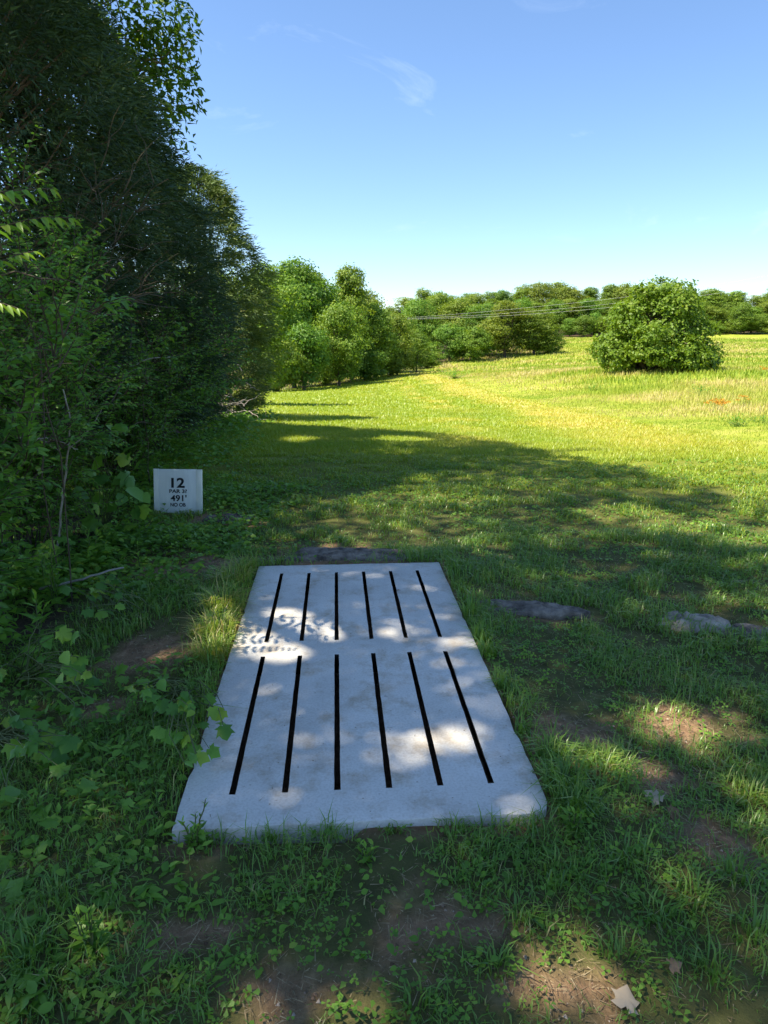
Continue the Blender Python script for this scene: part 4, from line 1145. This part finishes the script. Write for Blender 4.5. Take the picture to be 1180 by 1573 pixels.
def dead_branch(name, label, chains, mat, sides=6, cat='branch'):
    """chains: list of (list of (px,py,y), r0, r1); first chain starts on the ground"""
    A = [np.array([at(*c) for c in ch]) for ch, _, _ in chains]
    b = A[0][0]; base = np.array([b[0], b[1], b[2]])
    tb = Tubes(sides)
    rng = np.random.default_rng(len(label))
    for a, (_, r0, r1) in zip(A, chains):
        t0 = np.arange(len(a)); tt = np.linspace(0, len(a)-1, len(a)*4)
        P = np.stack([np.interp(tt, t0, a[:, i]) for i in range(3)], 1)
        for _ in range(2): P[1:-1] = (P[:-2]+2*P[1:-1]+P[2:])/4
        P[1:-1] += rng.normal(0, .004, P[1:-1].shape)
        tb.add(P-base, np.linspace(r0, r1, len(P)))
    o = obj(name, tb.mesh(name), mat, loc=base)
    return tag(o, label, cat)
dead_branch('dead_branch', 'upright pale bare stem among the left shrubs', [([(88, 840, 4.75), (97, 760, 4.7), (106, 690, 4.65), (108, 640, 4.6), (97, 598, 4.6)], 0.008, .004), ([(106, 690, 4.65), (135, 665, 4.6), (150, 640, 4.6), (157, 625, 4.6)], .004, .002)], M['deadwood'])
dead_branch('dead_branch', 'pale forked twig left of the upright bare stem', [([(8, 665, 4.45), (48, 678, 4.4), (66, 672, 4.4), (95, 680, 4.5), (120, 690, 4.6)], .006, .003), ([(62, 674, 4.4), (75, 682, 4.4), (90, 692, 4.4)], .004, .002)], M['deadwood'])
dead_branch('dead_branch', 'thin pale dead stick slanting behind the forked twig', [([(20, 640, 4.8), (50, 652, 4.8), (90, 668, 4.8)], .006, .004)], M['deadwood'])
dead_branch('dead_branch', 'bent bare branch in front of the broad dark cedar', [([(150, 552, 7.2), (175, 556, 7.1), (200, 566, 7.0), (222, 552, 7.0), (262, 548, 7.2)], .009, .005)], M['deadwood'])
dead_branch('dead_branch', 'dark fallen branch rising from the left edge toward the soil', [([(-40, 1105, 2.75), (20, 1092, 2.8), (60, 1075, 2.85), (95, 1050, 2.95), (108, 1040, 3.0)], .016, .006)], M['twig'])
dead_branch('dead_branch', 'fallen stick lying on the litter left of the sign', [([(60, 905, 3.95), (120, 892, 4.0), (190, 872, 4.15)], .009, .006)], M['deadwood'])
# brown brush pile under the rusty cedar
rng = np.random.default_rng(8)
bt = thing('brush_pile', 'tangle of brown dead branches at the foot of the rusty cedar', 'brush pile', gpos(-3.9, 17.2))
for i in range(70):
    p = np.array([rng.normal(0, .35), rng.normal(0, .4), abs(rng.normal(.1, .35))]); d = unit(rng.normal(size=3)*np.array([1, 1, .6]))*(.25+.4*rng.random())
    q = p+d; q[2] = max(.02, q[2])
    tb = Tubes(4); tb.add(bez(p, q, 0, 4, rng, .06), np.linspace(.013, .004, 4))
    obj('branch', tb.mesh('brush_branch'), M['deadwood'], bt)

def dead_leaf(label, px, py, size, seed, rz, tilt=.25):
    rng = np.random.default_rng(seed)
    f = Foliage()
    d = np.array([[math.cos(rz), math.sin(rz), .12]]); n_ = unit(np.array([[rng.normal(0, tilt), -tilt, 1.0]]))
    tv = T_LOBED[0].copy(); tv[:, 2] += rng.normal(0, .06, len(tv))
    f.add(np.zeros((1, 3)), d, n_, size, size*1.05, np.array([.75 if size > .059 else .2*rng.random()]), (tv, T_LOBED[1]))
    p = G(px, py)
    return tag(obj('dead_leaf', f.mesh('dead_leaf'), M['deadleaf'], loc=(p[0], p[1], hz1(p[0], p[1])+.022)), label, 'leaf', 'fallen leaves')
dead_leaf('large pale fallen maple leaf near the bottom right', 960, 1560, .060, 1, 1.2, .5)
dead_leaf('curled brown fallen leaf on the soil right of the pad', 1012, 1242, .06, 2, 2.2, .5)
dead_leaf('brown fallen leaf at the edge of the right soil patch', 1028, 1262, .04, 3, .4, .5)
dead_leaf('small tan fallen leaf in the grass near the bottom right', 1025, 1505, .035, 4, .1)
rng = np.random.default_rng(4)
o = PAD_TOP
def on_pad(px, py): return unproj_z(px, py, PAD_TOP)
a, b = on_pad(818, 1187), on_pad(833, 1193)
tb = Tubes(5); tb.add(bez(np.zeros(3), b-a, .004, 5, rng, .03), [.003, .003, .0028, .0025, .002])
tag(obj('twig', tb.mesh('twig'), M['twig'], loc=(a[0], a[1], PAD_TOP+.003)), 'tiny dark twig lying on the pad near its right edge', 'twig')
f = Foliage(); f.add(np.zeros((1, 3)), np.array([[1., .2, .1]]), np.array([[0, 0, 1.]]), .028, .018, np.array([.1]), T_OVATE)
p = on_pad(609, 908)
tag(obj('dead_leaf', f.mesh('dead_leaf'), M['deadleaf'], loc=(p[0], p[1], PAD_TOP+.004)), 'tiny curled leaf beside a slot at the far end of the pad', 'leaf', 'fallen leaves')
# ------------------------------------------------------------------ grass, weeds and straw (uncountable)
rng = np.random.default_rng(99)
def sector(n_per_m2, r0, r1, half=R(40)):
    area = half*(r1*r1-r0*r0)
    n = int(area*n_per_m2)
    r = np.sqrt(r0*r0 + (r1*r1-r0*r0)*rng.random(n)); a = (rng.random(n)*2-1)*half
    return r*np.sin(a), r*np.cos(a)
pn = Foliage(); fw = Foliage(); md = Foliage()
NEAR = [(5400, 1.05, 2.2, .042, .0032), (5200, 2.2, 3.6, .052, .0038), (3700, 3.6, 6.0, .065, .0055), (2300, 6.0, 10.0, .065, .0085)]
for dn, r0, r1, L0, W0 in NEAR:
    x, y = sector(dn, r0, r1)
    k = ~in_pad(x, y, .012)
    s = soil(x, y); th = thicket(x, y)
    clump = vnoise(x, y, 3.5, 111, 3)
    k &= rng.random(len(x)) < (1-.86*s)*(.15+1.1*smooth(.32, .68, clump))*np.where(th, .35, 1)
    x, y, clump, s = x[k], y[k], clump[k], s[k]
    n = len(x)
    u, v = pad_local(x, y)
    dpad = np.maximum(np.abs(u)-PAD_W/2, np.abs(v)-PAD_L/2)
    edge = smooth(.22, .02, dpad)                       # grass is left longer along the slab
    L = L0*(.45+1.0*rng.random(n))*(.6+.9*smooth(.3, .75, clump))*(1+.75*edge*rng.random(n))
    L *= np.where(y > 5.5, .75, 1)
    L = np.where((dpad < .30) & (v < -PAD_L/2+.02), np.minimum(L, .10+.06*rng.random(n)), L)
    P = np.c_[x, y, hz(x, y)-.004]
    tn = np.clip(.1 + .35*vnoise(x, y, 1.2, 121, 3) + .3*rng.random(n) + .45*(rng.random(n) < .05), 0, 1)
    tofw = rng.random(n) < smooth(4.8, 9.5, np.hypot(x, y))
    hd = rng.random(n)*6.28; W_b = W0*(.6+.8*rng.random(n)); bd = .25+.7*rng.random(n); ln = .15+.5*rng.random(n)
    for Fd, q in ((pn, ~tofw), (fw, tofw)):
        Fd.blades(P[q], hd[q], L[q], W_b[q], bd[q], tn[q], ln[q])
# longer tufts
def tufts(pts, F, n0, L, W, tint, rad):
    for (px, py, sc_) in pts:
        c = G(px, py); n = int(n0*sc_)
        a = rng.random(n)*6.28; r = rad*sc_*rng.random(n)**.7
        x = c[0]+np.cos(a)*r; y = c[1]+np.sin(a)*r*.8
        k = ~in_pad(x, y, .004); x, y, a = x[k], y[k], a[k]; n = len(x)
        F.blades(np.c_[x, y, hz(x, y)-.005], a+rng.normal(0, .8, n), L*sc_*(.5+.7*rng.random(n)), W*(.7+.6*rng.random(n)), .2+.75*rng.random(n), np.clip(tint+rng.normal(0, .15, n), 0, 1), .1+.45*rng.random(n))
tufts([(345, 940, 1.1), (335, 980, 1), (355, 900, 1), (328, 1010, .8), (372, 880, .8)], pn, 260, .19, .005, .75, .11)
tufts([(862, 1215, 1), (880, 1250, 1), (850, 1165, .8), (735, 985, 1), (745, 1010, .9), (720, 950, .9), (770, 1060, .7), (800, 1130, .6)], pn, 110, .15, .0052, .4, .07)
tufts([(930, 1180, 1), (1150, 1230, 1.1), (905, 1165, .8), (1165, 1205, .8), (700, 905, .8)], pn, 150, .085, .0045, .62, .10)
tufts([(870, 1350, .9), (800, 1420, .8), (960, 1330, .9), (1060, 1380, .9), (1120, 1350, .9), (950, 1480, .8), (1090, 1500, .8), (50, 1480, .9), (90, 1380, .8), (760, 1500, .7), (640, 1560, .7), (1150, 1440, .9), (1010, 1420, .8)], pn, 50, .115, .005, .35, .07)
tufts([(330, 1290, .8), (420, 1285, .7), (500, 1282, .7), (600, 1278, .7), (700, 1272, .8), (780, 1268, .8), (840, 1262, .8)], pn, 70, .085, .0045, .35, .07)

for dn, r0, r1, L0, W0 in [(1600, 10, 16, .065, .012), (340, 16, 28, .075, .025), (80, 28, 55, .10, .055), (16, 55, 115, .14, .10)]:
    x, y = sector(dn, r0, r1, R(36))
    k = (~meadow(x, y)) & (~thicket(x, y) | (rng.random(len(x)) < .15))
    x, y = x[k], y[k]; n = len(x)
    P = np.c_[x, y, hz(x, y)-.004]
    L = L0*(.5+.9*rng.random(n)); a = rng.random(n)*6.28
    d = np.c_[np.cos(a)*.65, np.sin(a)*.65, .75+0*a]; d[:, 2] += rng.normal(0, .2, n)
    nn = np.c_[np.cos(a), np.sin(a), 0*a-.9]+rng.normal(0, .3, (n, 3))
    hb = hayband(x, y)
    tn = np.clip(.12+.45*vnoise(x, y, .8, 131, 4)+.30*rng.random(n)+.4*hb, 0, 1)
    tofw = rng.random(n) < smooth(4.8, 9.5, np.hypot(x, y)); W_b = W0*(.6+.8*rng.random(n))
    for Fd, q in ((pn, ~tofw), (fw, tofw)):
        Fd.add(P[q], d[q], nn[q], L[q], W_b[q], tn[q], T_BLADE1)
o = obj('lawn_grass', pn.mesh('lawn_grass'), M['grass']); tag(o, 'shaded patchy lawn grass around the tee pad', 'grass', kind='stuff')
o = obj('fairway_grass', fw.mesh('fairway_grass'), M['fairway']); tag(o, 'short mown yellow-green fairway grass', 'grass', kind='stuff')

for dn, r0, r1, L0, W0 in [(220, 9, 22, .20, .010), (105, 22, 40, .30, .020), (30, 40, 75, .36, .045), (7, 75, 170, .4, .12)]:
    x, y = sector(dn, r0, r1, R(36))
    k = meadow(x, y)
    x, y = x[k], y[k]; n = len(x)
    d_ = edge_dist(x, y)
    gp = vnoise(x, y, .12, 141, 3)                      # leafy green patches among the seed heads
    L = L0*(.45+.8*rng.random(n))*(.30+.70*smooth(.2, 7, d_))
    tn = np.clip(.05+.95*smooth(.35, .68, vnoise(x, y, .22, 151, 4)*.55+gp*.45)*.75+.25*rng.random(n), 0, 1)
    a = rng.random(n)*6.28
    md.blades(np.c_[x, y, hz(x, y)-.01], a, L, W0*(.6+.8*rng.random(n)), .05+.4*rng.random(n), tn, .05+.25*rng.random(n))
o = obj('meadow_grass', md.mesh('meadow_grass'), M['meadow']); tag(o, 'tall straw-coloured meadow grass with pale seed heads', 'grass', kind='stuff')

# broad-leaved ground cover
gc = Foliage()
def cover(n_per, x0, x1, y0, y1, hmax, leaf, accept, tpl, lw=.8):
    n = int(n_per*(x1-x0)*(y1-y0))
    x = x0+(x1-x0)*rng.random(n); y = y0+(y1-y0)*rng.random(n)
    k = (rng.random(n) < accept(x, y)) & ~in_pad(x, y, .02)
    k &= ~((np.abs(x-sc[0]) < .36) & (y > sc[1]-.55) & (y < sc[1]+.12)) | (rng.random(n) < .03)
    x, y = x[k], y[k]; n = len(x)
    cl = vnoise(x, y, 2.6, 161, 3)
    z = hz(x, y)+.012+hmax*smooth(.25, .8, cl)*rng.random(n)
    a = rng.random(n)*6.28
    d = np.c_[np.cos(a), np.sin(a), rng.normal(.0, .3, n)]
    nn = np.c_[rng.normal(0, .38, n), rng.normal(-.1, .38, n), np.ones(n)]
    L = leaf*(.55+.9*rng.random(n))
    gc.add(np.c_[x, y, z], d, nn, L, L*lw, np.clip(.5*vnoise(x, y, 4, 171, 2)+.55*rng.random(n)**1.5, 0, 1), tpl)
ns = lambda x, y: (1-.85*soil(x, y))
padd = lambda x, y: np.maximum(np.abs(pad_local(x, y)[0])-PAD_W/2, np.abs(pad_local(x, y)[1])-PAD_L/2)
# clover and small weeds in the lawn
cover(1100, -2.2, 2.6, 1.0, 4.5, .045, .016, lambda x, y: ns(x, y)*smooth(.40, .62, vnoise(x, y, 1.6, 201, 3)), T_TREFOIL, 1.0)
cover(420, -2.2, 5, 4.5, 9, .04, .03, lambda x, y: ns(x, y)*smooth(.42, .62, vnoise(x, y, 1.2, 203, 3)), T_RHOMB, .8)
# weeds along the left of the pad and the front
cover(900, -2.6, -.55, 1.0, 3.0, .10, .030, lambda x, y: ns(x, y)*smooth(-.3, -1.0, x)*smooth(.34, .56, vnoise(x, y, 2.2, 205, 3)), T_OVATE, .7)
cover(900, -2.6, -.4, 1.0, 3.0, .10, .045, lambda x, y: ns(x, y)*smooth(-.2, -.9, x)*smooth(.38, .56, vnoise(x, y, 2.8, 206, 3)), T_LANCE, .3)
cover(90, -2.6, -.6, 1.0, 3.2, .12, .045, lambda x, y: ns(x, y)*smooth(-.5, -1.2, x)*smooth(.42, .6, vnoise(x, y, 1.9, 208, 3)), T_LOBED, 1.0)
cover(700, -1.0, .9, 1.35, 1.85, .06, .022, lambda x, y: ns(x, y)*smooth(.4, .6, vnoise(x, y, 3, 207, 3)), T_OVATE, .75)
# leafy bank between sign and pad, and the edge of the thicket
cover(1900, -3.4, -.7, 3.9, 7.4, .16, .042, lambda x, y: (1-.6*soil(x, y))*smooth(.1, -.35, x+1.0+.12*(5-y))*smooth(.32, .52, vnoise(x, y, 1.6, 209, 3)), T_OVATE, .75)
cover(700, -4.6, -1.2, 7.0, 13, .22, .06, lambda x, y: smooth(.9, -.3, x+2.6+.06*(y-7)+vnoise(x, y, .9, 212, 3)*1.2-.6), T_RHOMB, .75)
cover(300, -6.0, -2.4, 13, 20, .28, .10, lambda x, y: smooth(.7, -.3, x+3.1+.05*(y-13)), T_RHOMB, .75)
cover(1500, -4.0, -1.5, 2.2, 5.2, .28, .05, lambda x, y: thicket(x, y)*.9*smooth(.3, .5, vnoise(x, y, 2, 213, 3)), T_OVATE, .7)
o = obj('ground_cover', gc.mesh('ground_cover'), M['weed']); tag(o, 'leafy ground cover of clover and broad-leaved weeds', 'weeds', kind='stuff')

# dry straw and litter lying on the bare soil
st = Foliage()
x = -2.6+5.2*rng.random(170000); y = 1.0+4.2*rng.random(170000)
k = (rng.random(len(x)) < (soil(x, y)*.7+.16)) & ~in_pad(x, y, .01)
x, y = x[k], y[k]; n = len(x); a = rng.random(n)*6.28
st.add(np.c_[x, y, hz(x, y)+.004+.008*rng.random(n)], np.c_[np.cos(a), np.sin(a), rng.normal(.05, .14, n)], np.c_[rng.normal(0, .3, n), rng.normal(0, .3, n), np.ones(n)], .012+.06*rng.random(n)**3, .0014+.0016*rng.random(n), rng.random(n), T_BLADE1)
o = obj('dry_straw', st.mesh('dry_straw'), M['straw']); tag(o, 'dry straw and dead grass lying on the bare soil', 'straw', kind='stuff')
# dry clippings blown onto the slab
cl_ = Foliage(); n = 110
u_ = (rng.random(n)-.5)*PAD_W*.96; v_ = (rng.random(n)**.8-.5)*-PAD_L*.96
c_, s_ = math.cos(PAD_YAW), math.sin(PAD_YAW); a = rng.random(n)*6.28
cl_.add(np.c_[PAD_C[0]+u_*c_-v_*s_, PAD_C[1]+u_*s_+v_*c_, np.full(n, PAD_TOP+.003)], np.c_[np.cos(a), np.sin(a), np.full(n, .03)], np.tile([0, 0, 1.], (n, 1)), .008+.025*rng.random(n)**2, .0022, rng.random(n)*.6, T_BLADE1)
o = obj('grass_clippings', cl_.mesh('grass_clippings'), M['straw']); tag(o, 'tiny dry grass clippings scattered on the concrete pad', 'clippings', kind='stuff')
# crumbs of soil and small stones
cr_ = Foliage()
x = -2.4+4.8*rng.random(90000); y = 1.0+3.6*rng.random(90000)
k = (rng.random(len(x)) < soil(x, y)*.5) & ~in_pad(x, y, .01)
x, y = x[k], y[k]; n = len(x)
T_CLOD = (np.array([(-.5, -.4, 0), (.5, -.35, 0), (.05, .5, 0), (.0, .0, .55), (.3, .3, .3)]), np.array([(0, 1, 3), (1, 4, 3), (4, 2, 3), (2, 0, 3), (1, 2, 4)]))
a = rng.random(n)*6.28; sz = .003+.012*rng.random(n)**4
cr_.add(np.c_[x, y, hz(x, y)-.001], np.c_[np.cos(a), np.sin(a), 0*a], np.c_[rng.normal(0, .2, n), rng.normal(0, .2, n), np.ones(n)], sz, sz, rng.random(n), T_CLOD)
o = obj('soil_crumbs', cr_.mesh('soil_crumbs'), M['clod']); tag(o, 'crumbs of reddish soil and grit on the bare ground', 'soil', kind='stuff')
